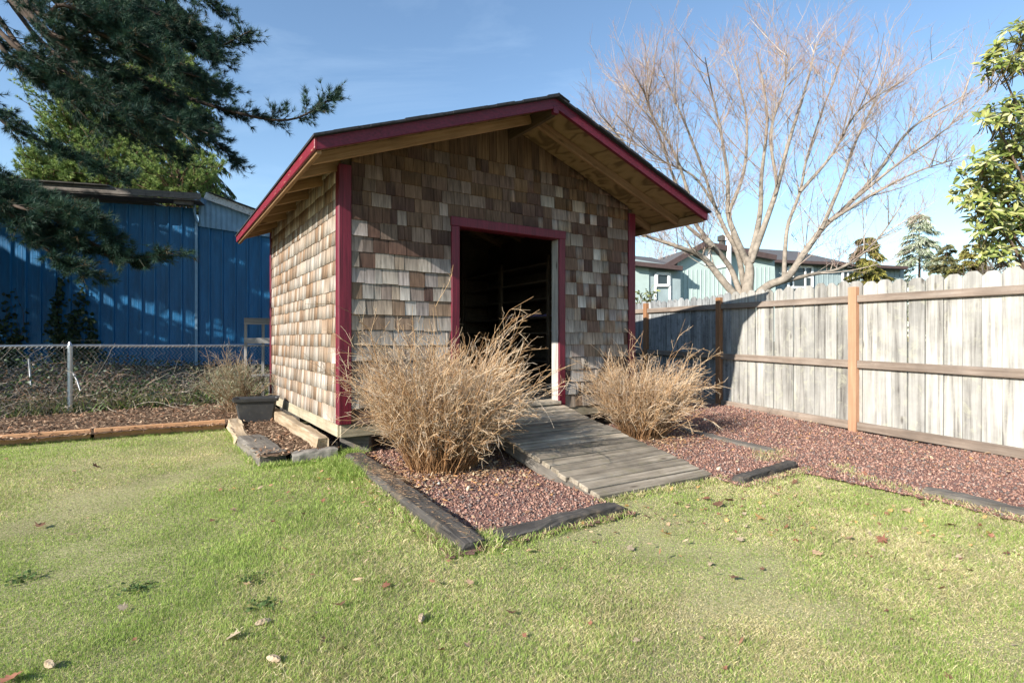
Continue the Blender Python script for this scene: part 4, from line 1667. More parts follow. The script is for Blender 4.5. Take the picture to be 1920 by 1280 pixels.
def bare_tree():
    rg = np.random.default_rng(52)
    D = 10.6
    root = thing("bare_tree", at(1404, 640, D) - ZU * 1.1, "wide leafless tree with pale multi-stemmed trunk behind the board fence", "tree")
    Lm = [
        ([(1406, 690), (1404, 600), (1402, 545), (1406, 508), (1402, 482)], 19, 8),
        ([(1396, 575), (1352, 522), (1318, 483), (1272, 463), (1225, 447), (1190, 436)], 11, 2.5),
        ([(1392, 560), (1368, 500), (1332, 455), (1308, 425), (1292, 395), (1262, 330), (1230, 240), (1195, 170), (1172, 118)], 9.5, 1.0),
        ([(1398, 555), (1384, 478), (1362, 435), (1340, 385), (1322, 330), (1290, 245), (1262, 150), (1238, 70)], 9, 1.0),
        ([(1402, 495), (1378, 440), (1366, 400), (1364, 330), (1350, 240), (1335, 140), (1322, 42)], 11, 1.0),
        ([(1404, 495), (1418, 440), (1426, 390), (1428, 330), (1438, 230), (1432, 120), (1418, 30)], 11, 1.0),
        ([(1408, 492), (1438, 410), (1458, 350), (1478, 270), (1506, 150), (1522, 60), (1528, 0)], 10, 1.0),
        ([(1402, 570), (1440, 536), (1478, 518), (1512, 468), (1545, 425), (1582, 392), (1640, 330), (1700, 250), (1760, 190), (1826, 135)], 15, 1.0),
        ([(1470, 526), (1472, 470), (1478, 420), (1500, 360), (1512, 300), (1540, 200), (1568, 90), (1582, 18)], 7, 0.9),
        ([(1462, 530), (1520, 515), (1570, 505), (1615, 478), (1652, 440), (1690, 385)], 6, 1.2),
        ([(1540, 430), (1578, 340), (1606, 262), (1642, 160), (1660, 100)], 6, 0.9),
        ([(1555, 415), (1640, 362), (1720, 322), (1800, 296)], 5.5, 0.9),
        ([(1336, 462), (1285, 420), (1238, 365), (1182, 285), (1130, 205)], 6, 0.9),
        ([(1308, 425), (1270, 300), (1222, 200), (1205, 120)], 5, 0.9),
        ([(1366, 400), (1395, 320), (1400, 220), (1384, 100), (1376, 30)], 6, 0.9),
        ([(1458, 350), (1445, 250), (1470, 130), (1478, 30)], 5, 0.9),
        ([(1500, 360), (1560, 290), (1610, 190), (1690, 110)], 5, 0.9),
        ([(1600, 375), (1680, 310), (1770, 245), (1800, 200)], 4.5, 0.9),
        ([(1340, 385), (1300, 330), (1240, 300), (1150, 240)], 4, 0.8),
    ]
    limbs = []
    for i, (pts, r0, r1) in enumerate(Lm):
        q_, r_ = limb_px(pts, D, 0.06 if i == 0 else 0.28, r0, r1, rg)
        V, Fq = tubes(q_[None], r_[None], 9)
        add_np("trunk" if i == 0 else "limb", V, Fq, M_BARK, None, root, True)
        if i:
            k = np.linspace(0, len(q_) - 1, 40)
            limbs.append(np.stack([np.interp(k, np.arange(len(q_)), q_[:, c]) for c in range(3)], 1))
    LB = np.array(limbs)
    a = Acc()
    # side branches
    n1 = 430
    p, tg, u = spawn(rg, LB, n1, 0.22, 0.97)
    d = unit(tg * 0.75 + rdir(rg, n1) * np.array([0.95, 0.9, 0.5]) + np.array([0, 0, 0.22]))
    L1 = rg.uniform(0.5, 1.75, n1) * (1.15 - 0.55 * u)
    up = np.tile(np.array([0, 0, 0.22]), (n1, 1)) + rdir(rg, n1) * 0.12
    B1 = curve_grid(p, d, L1, 9, up, 0.02, rg)
    V, Fq = tubes(B1, np.linspace(1, 0.3, 9)[None] * rg.uniform(0.005, 0.011, (n1, 1)), 5)
    a.put(V, Fq, varied(rg, [(0.40, 0.33, 0.26), (0.34, 0.26, 0.20), (0.45, 0.38, 0.31)], n1, 45))
    n2 = 2700
    ALL = np.concatenate([np.stack([np.stack([np.interp(np.linspace(0, 39, 9), np.arange(40), l[:, c]) for c in range(3)], 1) for l in LB]), B1])
    wts = np.concatenate([np.arange(len(LB)).repeat(3), np.arange(len(LB), len(ALL))])
    p, tg, u = spawn(rg, ALL[wts], n2, 0.3, 1.0)
    d = unit(tg * 0.8 + rdir(rg, n2) * 0.95 + np.array([0, 0, 0.34]))
    B2 = curve_grid(p, d, rg.uniform(0.18, 0.62, n2), 6, np.array([0, 0, 0.16]) + rdir(rg, n2) * 0.10, 0.02, rg)
    V, Fq = tubes(B2, np.linspace(1, 0.4, 6)[None] * rg.uniform(0.0024, 0.0045, (n2, 1)), 3)
    a.put(V, Fq, varied(rg, [(0.38, 0.29, 0.23), (0.33, 0.245, 0.20), (0.42, 0.335, 0.28)], n2, 18))
    n3 = 14000
    p, tg, u = spawn(rg, B2, n3, 0.15, 1.0)
    d = unit(tg + rdir(rg, n3) * 0.8 + np.array([0, 0, 0.3]))
    B3 = curve_grid(p, d, rg.uniform(0.07, 0.32, n3), 4, rdir(rg, n3) * 0.12, 0.02, rg)
    V, Fq = tubes(B3, np.linspace(1, 0.5, 4)[None] * rg.uniform(0.0014, 0.0025, (n3, 1)), 3)
    a.put(V, Fq, varied(rg, [(0.35, 0.225, 0.17), (0.31, 0.205, 0.165), (0.39, 0.275, 0.215)], n3, 12))
    o = a.build("twigs", M_BRANCH, root)
    o["kind"] = "stuff"


bare_tree()

# a paler thin bare tree further back, beyond the house wing
def thin_tree(px, d, H, seed, label, n=7):
    rg = np.random.default_rng(seed)
    b = at(px, 640, d)
    root = thing("bare_tree", (b.x, b.y, 0.3), label, "tree", "bare trees beyond the fence")
    p0 = np.tile(np.array([b.x, b.y, 0.3]), (n, 1)) + rg.normal(0, 0.1, (n, 3))
    dd = unit(rg.normal(0, 0.28, (n, 3)) + np.array([0, 0, 1]))
    T = curve_grid(p0, dd, rg.uniform(0.75, 1.0, n) * H, 10, rg.normal(0, 0.08, (n, 3)), 0.01, rg)
    V, Fq = tubes(T, np.linspace(1, 0.15, 10)[None] * 0.05 * rg.uniform(0.6, 1, (n, 1)), 6)
    add_np("trunk", V, Fq, M_BARK, None, root, True)
    a = Acc()
    n1 = 160
    p, tg, u = spawn(rg, T, n1, 0.25, 1.0)
    B = curve_grid(p, unit(tg + rdir(rg, n1) * 0.7), rg.uniform(0.4, 1.3, n1), 6, np.array([0, 0, 0.2]) + rdir(rg, n1) * 0.1, 0.02, rg)
    V, Fq = tubes(B, np.linspace(1, 0.3, 6)[None] * rg.uniform(0.006, 0.014, (n1, 1)), 3)
    a.put(V, Fq, varied(rg, [(0.40, 0.33, 0.28), (0.33, 0.26, 0.22)], n1, 18))
    n2 = 1700
    p, tg, u = spawn(rg, B, n2, 0.1, 1.0)
    B = curve_grid(p, unit(tg + rdir(rg, n2) * 0.8), rg.uniform(0.15, 0.6, n2), 4, rdir(rg, n2) * 0.1, 0.02, rg)
    V, Fq = tubes(B, np.linspace(1, 0.5, 4)[None] * rg.uniform(0.003, 0.006, (n2, 1)), 3)
    a.put(V, Fq, varied(rg, [(0.42, 0.33, 0.28), (0.36, 0.28, 0.24)], n2, 12))
    a.build("twigs", M_BRANCH, root)["kind"] = "stuff"


thin_tree(1222, 30, 6.6, 61, "thin pale leafless tree behind the small wing of the teal house")
thin_tree(1196, 24, 5.0, 62, "dark twiggy leafless tree beside the shed's right eave", 5)
thin_tree(1290, 36, 6.8, 63, "leafless tree showing above the teal gable roof")

# ------------------------------------------------------------------ conifers
def conifer(name, base, H, Rb, z0, nb, label, pal, seed, droop=0.25, card=(0.16, 0.05), percard=46, shape=0.9, group=None, trunk_r=0.14, gaps=0.0, needle=False, mat=None):
    rg = np.random.default_rng(seed)
    base = np.array(base, dtype=float)
    root = thing(name, base, label, "tree", group)
    tr = np.array([[base + np.array([0, 0, H * k]) + np.append(rg.normal(0, 0.02, 2), 0) for k in np.linspace(0, 1, 8)]])
    V, Fq = tubes(tr, np.linspace(trunk_r, trunk_r * 0.12, 8)[None], 8)
    add_np("trunk", V, Fq, M_PINEBARK, None, root, True)
    k = rg.uniform(0, 1, nb) ** 1.15
    zz = z0 + (H - z0) * k
    az = rg.uniform(0, 6.28, nb)
    Ln = Rb * (1 - k) ** shape * rg.uniform(0.6, 1.1, nb) + 0.12
    d = np.stack([np.cos(az), np.sin(az), rg.normal(0.05, 0.12, nb)], 1)
    p0 = base + np.stack([np.zeros(nb), np.zeros(nb), zz], 1)
    B = curve_grid(p0, d, Ln, 7, np.tile(np.array([0, 0, -droop]), (nb, 1)), 0.03, rg)
    V, Fq = tubes(B, np.linspace(1, 0.3, 7)[None] * 0.02 * Ln[:, None] / max(Rb, 1e-3) + 0.004, 4)
    a = Acc()
    a.put(V, Fq, (0.12, 0.08, 0.05))
    a.build("branches", M_BRANCH, root)["kind"] = "stuff"
    n = nb * percard
    p, tg, u = spawn(rg, B, n, 0.18, 1.0)
    sc = (0.35 + 0.65 * (1 - u))
    side = unit(np.cross(tg, np.array([0, 0, 1.0])))
    sgn = rg.choice([-1.0, 1.0], n)[:, None]
    d = unit(tg * 0.7 + side * sgn * rg.uniform(0.1, 1.0, (n, 1)) + np.array([0, 0, -droop * 1.1]) + rdir(rg, n) * 0.35)
    p = p + d * (rg.uniform(0, 0.7, n) * card[0] * 1.2)[:, None]
    a = Acc()
    if needle:
        V, Fq = needles(rg, p, d, needle, card[0], card[1], 0.85)
        a.put(V, Fq, varied(rg, pal, n, 3 * needle, 0.3))
    else:
        V, Fq = blades(rg, p, d, card[0] * rg.uniform(0.6, 1.3, n), card[1] * rg.uniform(0.6, 1.3, n), 0.25)
        a.put(V, Fq, varied(rg, pal, n, 5, 0.35))
    a.build("crown", mat or M_NEEDLE, root)["kind"] = "stuff"
    return root


DKG = [(0.030, 0.062, 0.022), (0.045, 0.082, 0.026), (0.024, 0.048, 0.022), (0.07, 0.10, 0.03)]
YEL = [(0.27, 0.36, 0.10), (0.36, 0.43, 0.14), (0.20, 0.28, 0.08), (0.12, 0.19, 0.055)]
q = at(292, 640, 25)
conifer("cedar_tree", (q.x, q.y, 0.3), 18.2, 4.7, 1.5, 420, "tall dark cedar with drooping sprays behind the blue barn", DKG + [(0.16, 0.12, 0.045)], 71, 0.42, (0.26, 0.05), 150, 0.62, None, 0.28)
# round yellow-green pines behind the barn
def shore_pine(px, py, d, R, label, seed, pal=YEL, H=None):
    rg = np.random.default_rng(seed)
    c = at(px, py, d)
    root = thing("shore_pine", (c.x, c.y, 0.3), label, "tree", "yellow green pines behind the barn")
    tr = np.array([[np.array([c.x + 0.15 * math.sin(k * 3), c.y, 0.3 + (c.z - 0.3) * k]) for k in np.linspace(0, 1, 6)]])
    V, Fq = tubes(tr, np.linspace(0.13, 0.05, 6)[None], 7)
    add_np("trunk", V, Fq, M_PINEBARK, None, root, True)
    nb = 90
    az = rg.uniform(0, 6.28, nb)
    el = rg.uniform(-0.35, 1.1, nb)
    dd = np.stack([np.cos(az) * np.cos(el), np.sin(az) * np.cos(el), np.sin(el)], 1)
    p0 = np.array([c.x, c.y, c.z]) + np.stack([np.zeros(nb), np.zeros(nb), rg.uniform(-0.9, 0.1, nb) * R], 1)
    B = curve_grid(p0, dd, rg.uniform(0.65, 1.15, nb) * R, 6, np.tile(np.array([0, 0, 0.12]), (nb, 1)), 0.05, rg)
    V, Fq = tubes(B, np.linspace(1, 0.3, 6)[None] * np.full((nb, 1), 0.03), 4)
    a = Acc()
    a.put(V, Fq, (0.17, 0.11, 0.07))
    a.build("branches", M_BRANCH, root)["kind"] = "stuff"
    n2 = 1700
    p, tg, u = spawn(rg, B, n2, 0.30, 1.0)
    T = curve_grid(p, unit(tg * 0.8 + rdir(rg, n2) * 0.7 + np.array([0, 0, 0.35])), rg.uniform(0.12, 0.38, n2), 4, np.tile(np.array([0, 0, 0.15]), (n2, 1)), 0.02, rg)
    p, tg, u = spawn(rg, T, n2 * 5, 0.2, 1.0)
    a = Acc()
    V, Fq = needles(rg, p, tg, 10, 0.12, 0.017, 0.8)
    a.put(V, Fq, varied(rg, pal, len(p), 30, 0.3))
    a.build("crown", M_NEEDLE, root)["kind"] = "stuff"


shore_pine(95, 318, 19.8, 1.15, "small yellow green pine at the far left above the barn roof", 81)
shore_pine(205, 330, 20.2, 1.75, "bushy yellow green pine above the middle of the barn eave", 82)
shore_pine(335, 330, 20.0, 1.65, "rounded yellow green pine top nearest the shed's eave above the barn", 83)
shore_pine(150, 225, 20.8, 1.9, "yellow green pine crown between the dark boughs", 84)
shore_pine(318, 150, 20.6, 1.2, "high yellow green pine crown in front of the cedar", 85)

# mossy spruce and the trees seen over the fence on the right
LICH = [(0.44, 0.46, 0.34), (0.34, 0.38, 0.26), (0.52, 0.53, 0.42), (0.16, 0.21, 0.11)]
q = at(1724, 640, 30)
conifer("mossy_spruce", (q.x, q.y, 0.5), 7.5, 1.75, 1.8, 120, "slim grey green lichened spruce standing alone beyond the fence", LICH, 91, 0.30, (0.24, 0.04), 85, 0.42, None, 0.12)
GOLD = [(0.30, 0.27, 0.06), (0.23, 0.215, 0.05), (0.16, 0.165, 0.045), (0.37, 0.32, 0.09)]
q = at(1622, 640, 13.5)
conifer("golden_conifer", (q.x, q.y, 0.3), 3.35, 0.85, 0.6, 90, "young golden green conifer in front of the teal house's right end", GOLD, 92, 0.35, (0.11, 0.022), 150, 0.7, None, 0.05)
q = at(1775, 640, 26)
conifer("brown_green_conifer", (q.x, q.y, 0.3), 5.4, 1.5, 0.6, 120, "dull green conifer right of the mossy spruce", [(0.17, 0.17, 0.075), (0.22, 0.19, 0.085), (0.12, 0.135, 0.06)], 93, 0.2, (0.15, 0.035), 110, 0.7, None, 0.09)
q = at(1822, 640, 24)
conifer("brown_green_conifer", (q.x, q.y, 0.3), 5.0, 1.7, 0.6, 130, "wide golden brown conifer above the fence beside the rhododendron", GOLD + [(0.15, 0.11, 0.04)], 94, 0.2, (0.15, 0.035), 110, 0.7, None, 0.09)
q = at(1650, 640, 33)
conifer("brown_green_conifer", (q.x, q.y, 0.3), 5.2, 1.5, 0.6, 90, "dark conifer behind the teal house's roof end", DKG, 95, 0.2, (0.2, 0.06), 60, 0.7, None, 0.09)


def shrub_ball(name, px, py, d, R, pal, label, seed, n=2600, leaf=(0.05, 0.025), twig=None, cat="shrub"):
    rg = np.random.default_rng(seed)
    c = at(px, py, d)
    root = thing(name, (c.x, c.y, 0.2), label, cat)
    m = 60
    p0 = np.tile(np.array([c.x, c.y, 0.2]), (m, 1)) + rg.normal(0, 0.1, (m, 3)) * np.array([1, 1, 0])
    tgt = np.array([c.x, c.y, c.z]) + rdir(rg, m) * np.array([R, R * .8, R * .75]) * rg.uniform(0.5, 1, (m, 1))
    dd = tgt - p0
    L = np.linalg.norm(dd, axis=1)
    S = curve_grid(p0, unit(dd), L, 8, rg.normal(0, 0.05, (m, 3)), 0.02, rg)
    a = Acc()
    V, Fq = tubes(S, np.linspace(1, 0.25, 8)[None] * np.full((m, 1), 0.016), 4)
    a.put(V, Fq, twig or (0.16, 0.11, 0.075))
    n2 = 700
    p, tg, u = spawn(rg, S, n2, 0.45, 1.0)
    T = curve_grid(p, unit(tg * 0.6 + rdir(rg, n2)), rg.uniform(0.12, 0.4, n2) * R, 4, np.tile(np.array([0, 0, 0.1]), (n2, 1)), 0.02, rg)
    V, Fq = tubes(T, np.linspace(1, 0.4, 4)[None] * np.full((n2, 1), 0.005), 3)
    a.put(V, Fq, twig or (0.16, 0.11, 0.075))
    a.build("branches", M_BRANCH, root)["kind"] = "stuff"
    if n:
        a = Acc()
        p, tg, u = spawn(rg, T, n, 0.1, 1.0)
        V, Fq = leaves(rg, p, unit(rdir(rg, n) + np.array([0, -0.3, 0.9])), unit(tg + rdir(rg, n) * 0.8), leaf[0] * rg.uniform(0.7, 1.3, n), leaf[1] * rg.uniform(0.7, 1.3, n))
        a.put(V, Fq, varied(rg, pal, n, 8, 0.3))
        a.build("foliage", M_LEAF, root)["kind"] = "stuff"
    return root


shrub_ball("bare_shrub", 1875, 500, 14, 0.85, [(0.15, 0.13, 0.08), (0.2, 0.17, 0.1)], "grey brown twiggy shrub over the fence below the rhododendron", 101, 900, (0.05, 0.02), (0.27, 0.22, 0.18))
shrub_ball("olive_shrub", 1835, 520, 15, 0.7, [(0.10, 0.11, 0.05), (0.14, 0.14, 0.07), (0.2, 0.2, 0.12)], "low olive shrub just above the fence boards", 102, 2600)
shrub_ball("bare_shrub", 1925, 520, 13, 0.85, [(0.10, 0.11, 0.04), (0.17, 0.14, 0.08)], "mixed green and brown shrub at the right edge over the fence", 103, 2400, (0.06, 0.03), (0.24, 0.18, 0.15))
shrub_ball("rhododendron_bush", 1212, 570, 13, 0.36, [(0.16, 0.19, 0.05), (0.24, 0.26, 0.09), (0.10, 0.13, 0.035)], "small yellow green rhododendron between shed corner and teal house", 104, 1100, (0.12, 0.04))

# ------------------------------------------------------------------ rhododendron at the right edge
def rhododendron():
    rg = np.random.default_rng(111)
    b = at(1985, 640, 6.3)
    root = thing("rhododendron", (b.x, b.y, 0.1), "large sunlit broad-leaved rhododendron hanging in from the right edge", "shrub")
    cl = [(1900, 105, 44, 34, 5.9), (1868, 128, 36, 14, 5.9), (1925, 60, 40, 28, 5.9), (1905, 205, 34, 30, 6.0), (1875, 222, 30, 26, 6.0), (1850, 212, 22, 18, 5.9), (1905, 262, 44, 38, 6.1), (1858, 300, 40, 22, 6.0),
          (1845, 330, 44, 26, 6.0), (1895, 330, 52, 46, 6.1), (1815, 362, 26, 20, 5.9), (1850, 385, 44, 34, 6.0), (1905, 400, 52, 50, 6.2), (1855, 440, 34, 26, 6.0), (1882, 470, 36, 26, 6.1),
          (1960, 250, 45, 40, 6.4), (1965, 380, 50, 110, 6.4), (2010, 120, 50, 60, 6.5), (1850, 470, 16, 12, 6.0)]
    tips, dirs = [], []
    stems = []
    trunk = np.array([b.x, b.y, 0.1])
    for (px, py, rx, ry, d) in cl:
        n = max(5, int(rx * ry / 50))
        for _ in range(n):
            while True:
                u, v, w = rg.uniform(-1, 1, 3)
                if u * u + v * v + w * w < 1:
                    break
            c = at(px + u * rx, py + v * ry, d + w * 0.35)
            tips.append((c.x, c.y, c.z))
            out = np.array([u * 0.9 - 0.2, -0.45 + 0.5 * w, 0.45 - 0.5 * v])
            dirs.append(out)
        cc = at(px + rx * 0.1, py + ry * 0.2, d)
        stems.append(np.array([trunk * (1 - k) + np.array([cc.x, cc.y, cc.z]) * k + np.array([0.25 * math.sin(3 * k), 0, 0.9 * k * (1 - k)]) for k in np.linspace(0, 1, 9)]))
    S = np.array(stems)
    a = Acc()
    V, Fq = tubes(S, np.linspace(0.035, 0.008, 9)[None].repeat(len(S), 0), 6)
    a.put(V, Fq, (0.17, 0.12, 0.085))
    tips = np.array(tips)
    dirs = unit(np.array(dirs))
    # short shoots below each rosette
    SH = curve_grid(tips - dirs * 0.22 - np.array([0, 0, 0.05]), dirs, np.full(len(tips), 0.22), 4, np.tile(np.array([0, 0, 0.2]), (len(tips), 1)), 0.02, rg)
    V, Fq = tubes(SH, np.full((len(tips), 4), 0.0045), 4)
    a.put(V, Fq, (0.20, 0.15, 0.08))
    a.build("branches", M_BRANCH, root)["kind"] = "stuff"
    a = Acc()
    per = 9
    n = len(tips) * per
    c = np.repeat(SH[:, -1], per, 0)
    ax = np.repeat(unit(SH[:, -1] - SH[:, -2]), per, 0)
    rad = rdir(rg, n)
    rad = unit(rad - ax * (rad * ax).sum(1, keepdims=True))
    al = unit(rad + ax * rg.uniform(-0.25, 0.8, (n, 1)) + np.array([0, 0, -0.18]))
    V, Fq = leaves(rg, c + al * 0.012, unit(ax + rdir(rg, n) * 0.35), al, rg.uniform(0.075, 0.125, n), rg.uniform(0.026, 0.042, n), 0.12)
    pal = [(0.19, 0.24, 0.05), (0.26, 0.30, 0.07), (0.31, 0.34, 0.10), (0.12, 0.17, 0.04), (0.42, 0.42, 0.14), (0.28, 0.28, 0.07), (0.58, 0.57, 0.30)]
    a.put(V, Fq, varied(rg, pal, n, 8, 0.22))
    a.build("foliage", M_LEAF, root)["kind"] = "stuff"


rhododendron()

# ------------------------------------------------------------------ the big dark pine on the left
def big_pine():
    rg = np.random.default_rng(121)
    tx, ty = -9.9, 8.8
    root = thing("pine_tree", (tx, ty, 0.2), "large dark pine whose boughs sweep in from the upper left", "tree")
    tr = np.array([[np.array([tx + 0.2 * math.sin(k * 2), ty, 0.1 + 15 * k]) for k in np.linspace(0, 1, 10)]])
    V, Fq = tubes(tr, np.linspace(0.34, 0.08, 10)[None], 12)
    add_np("trunk", V, Fq, M_PINEBARK, None, root, True)
    specs = [   # start height, pixel path, depth, thickness, sub-branch length
        (10.2, [(120, 20), (260, 60), (380, 95), (470, 58)], 8.9, 0.045, 0.55),
        (9.0, [(90, 70), (260, 150), (420, 205), (540, 225), (622, 185)], 8.4, 0.055, 0.62),
        (8.6, [(40, 20), (160, 110), (280, 205), (390, 250)], 7.6, 0.05, 0.75),
        (7.2, [(-30, 190), (70, 262), (150, 300), (230, 330)], 8.4, 0.04, 0.45),
        (6.0, [(-60, 300), (50, 370), (130, 430), (230, 480), (325, 476)], 7.2, 0.045, 0.55),
        (5.4, [(-60, 350), (20, 400), (90, 470), (160, 510)], 7.0, 0.04, 0.6),
        (10.8, [(80, -40), (220, 0), (330, 40), (400, 90)], 9.0, 0.045, 0.7),
        (9.6, [(60, 30), (180, 60), (300, 120), (390, 150)], 7.4, 0.045, 0.8),
        (11.8, [(60, -90), (220, -60), (360, -10), (420, 20)], 9.2, 0.045, 0.7),
        (8.0, [(-20, 60), (40, 130), (110, 170), (190, 250)], 7.9, 0.045, 0.7),
        (9.2, [(120, 110), (260, 180), (360, 230), (440, 300)], 8.8, 0.04, 0.6),
        (5.2, [(-100, 330), (-20, 360), (40, 390), (110, 400), (190, 420)], 6.9, 0.035, 0.55),
        (10.0, [(40, -10), (120, 10), (210, 50), (280, 90)], 7.2, 0.04, 0.7),
        (9.4, [(60, 60), (200, 130), (320, 190), (400, 260)], 8.2, 0.04, 0.75),
        (9.9, [(90, 40), (220, 100), (340, 150), (420, 170)], 8.8, 0.04, 0.7),
        (8.8, [(30, 80), (140, 170), (230, 240), (330, 290)], 8.0, 0.04, 0.75),
        (10.6, [(100, 0), (240, 30), (340, 70), (410, 110)], 8.2, 0.04, 0.75),
        (8.2, [(0, 60), (100, 120), (200, 190), (290, 240)], 7.4, 0.04, 0.75),
        (11.4, [(60, -70), (160, -30), (280, 20), (370, 60)], 8.0, 0.04, 0.75),
        (11.0, [(30, -80), (120, -20), (200, 20), (300, 60)], 7.6, 0.04, 0.75),
        (5.8, [(-80, 290), (20, 350), (80, 380), (150, 400), (215, 450)], 7.1, 0.035, 0.55),
        (5.6, [(-60, 320), (30, 400), (100, 440), (180, 470), (260, 500)], 7.3, 0.035, 0.5),
    ]
    main, sl = [], []
    for (z0, path, d, th, ln) in specs:
        pts = [Vector((tx + 0.15, ty, z0))] + [at(px, py, d + rg.normal(0, 0.12)) for px, py in path]
        q_, r_ = tube_one(pts, np.linspace(th, 0.007, len(pts)))
        V, Fq = tubes(q_[None], r_[None], 7)
        add_np("bough", V, Fq, M_PINEBARK, None, root, True)
        k = np.linspace(0, len(q_) - 1, 24)
        main.append(np.stack([np.interp(k, np.arange(len(q_)), q_[:, c]) for c in range(3)], 1))
        sl.append(ln)
    # boughs outside the frame, towards the sun: they throw the shade on the barn
    for i in range(34):
        az = rg.uniform(2.4, 4.9)
        z0 = rg.uniform(3.6, 13)
        Lb = rg.uniform(2.2, 4.4) * (1.15 - z0 / 18)
        e = np.array([math.cos(az), math.sin(az), -0.12])
        k = np.linspace(0, 1, 24)[:, None]
        main.append(np.array([tx, ty, z0]) + e * Lb * k + np.array([0, 0, -0.5]) * k ** 2)
        sl.append(0.8)
    MB = np.array(main)
    sl = np.array(sl)
    M_ = len(MB)
    ns = 62
    n2 = M_ * ns
    i = np.repeat(np.arange(M_), ns)
    u = rg.uniform(0.22, 1.0, n2)
    jj = (u * 22.9).astype(int)
    p = MB[i, jj]
    tg = unit(MB[i, jj + 1] - MB[i, jj])
    side = unit(np.cross(tg, np.array([0, 0, 1.0])) + rdir(rg, n2) * 0.25) * rg.choice([-1.0, 1.0], (n2, 1))
    d = unit(tg * rg.uniform(0.4, 1.2, (n2, 1)) + side * rg.uniform(0.2, 1.0, (n2, 1)) + np.array([0, 0, 0.12]) + rdir(rg, n2) * 0.25)
    L2 = sl[i] * rg.uniform(0.5, 1.2, n2) * (1.15 - 0.7 * u)
    B2 = curve_grid(p, d, L2, 6, np.tile(np.array([0, 0, -0.10]), (n2, 1)), 0.03, rg)
    a = Acc()
    V, Fq = tubes(B2, np.linspace(1, 0.3, 6)[None] * np.full((n2, 1), 0.007), 4)
    a.put(V, Fq, (0.05, 0.042, 0.032))
    n3 = n2 * 4
    p, tg, u = spawn(rg, B2, n3, 0.2, 1.0)
    B3 = curve_grid(p, unit(tg * 0.8 + rdir(rg, n3) * 0.6), rg.uniform(0.06, 0.24, n3), 4, np.tile(np.array([0, 0, 0.15]), (n3, 1)), 0.02, rg)
    V, Fq = tubes(B3, np.full((n3, 4), 0.0028), 3)
    a.put(V, Fq, (0.055, 0.05, 0.035))
    a.build("twigs", M_BRANCH, root)["kind"] = "stuff"
    a = Acc()
    AL = [(B2, n2 * 5, 0.2), (B3, n3 * 4, 0.2)]
    pal = [(0.020, 0.055, 0.036), (0.030, 0.070, 0.044), (0.015, 0.042, 0.030), (0.045, 0.085, 0.045), (0.024, 0.058, 0.044)]
    for (BB, n, u0) in AL:
        p, tg, u = spawn(rg, BB, n, u0, 1.0)
        V, Fq = needles(rg, p, tg, 13, 0.105, 0.006, 0.8)
        pl_ = varied(rg, pal, n, 39, 0.25)
        dead = np.repeat(rg.random(n) < 0.02, 39)
        pl_[dead] = (0.16, 0.12, 0.065)
        a.put(V, Fq, pl_)
    a.build("crown", M_NEEDLE, root)["kind"] = "stuff"


big_pine()
# unseen evergreens left of the frame, added to shade the barn
conifer("shade_evergreen", (-13.2, 6.9, 0.1), 12.5, 3.2, 2.2, 260, "unseen evergreen left of the yard, added to shade the barn", DKG, 131, 0.25, (0.30, 0.10), 80, 0.45, None, 0.25)
conifer("shade_evergreen", (-17.6, 8.2, 0.1), 12.0, 3.2, 2.0, 240, "second unseen evergreen further left, added to shade the barn", DKG, 132, 0.25, (0.30, 0.10), 70, 0.45, None, 0.25)

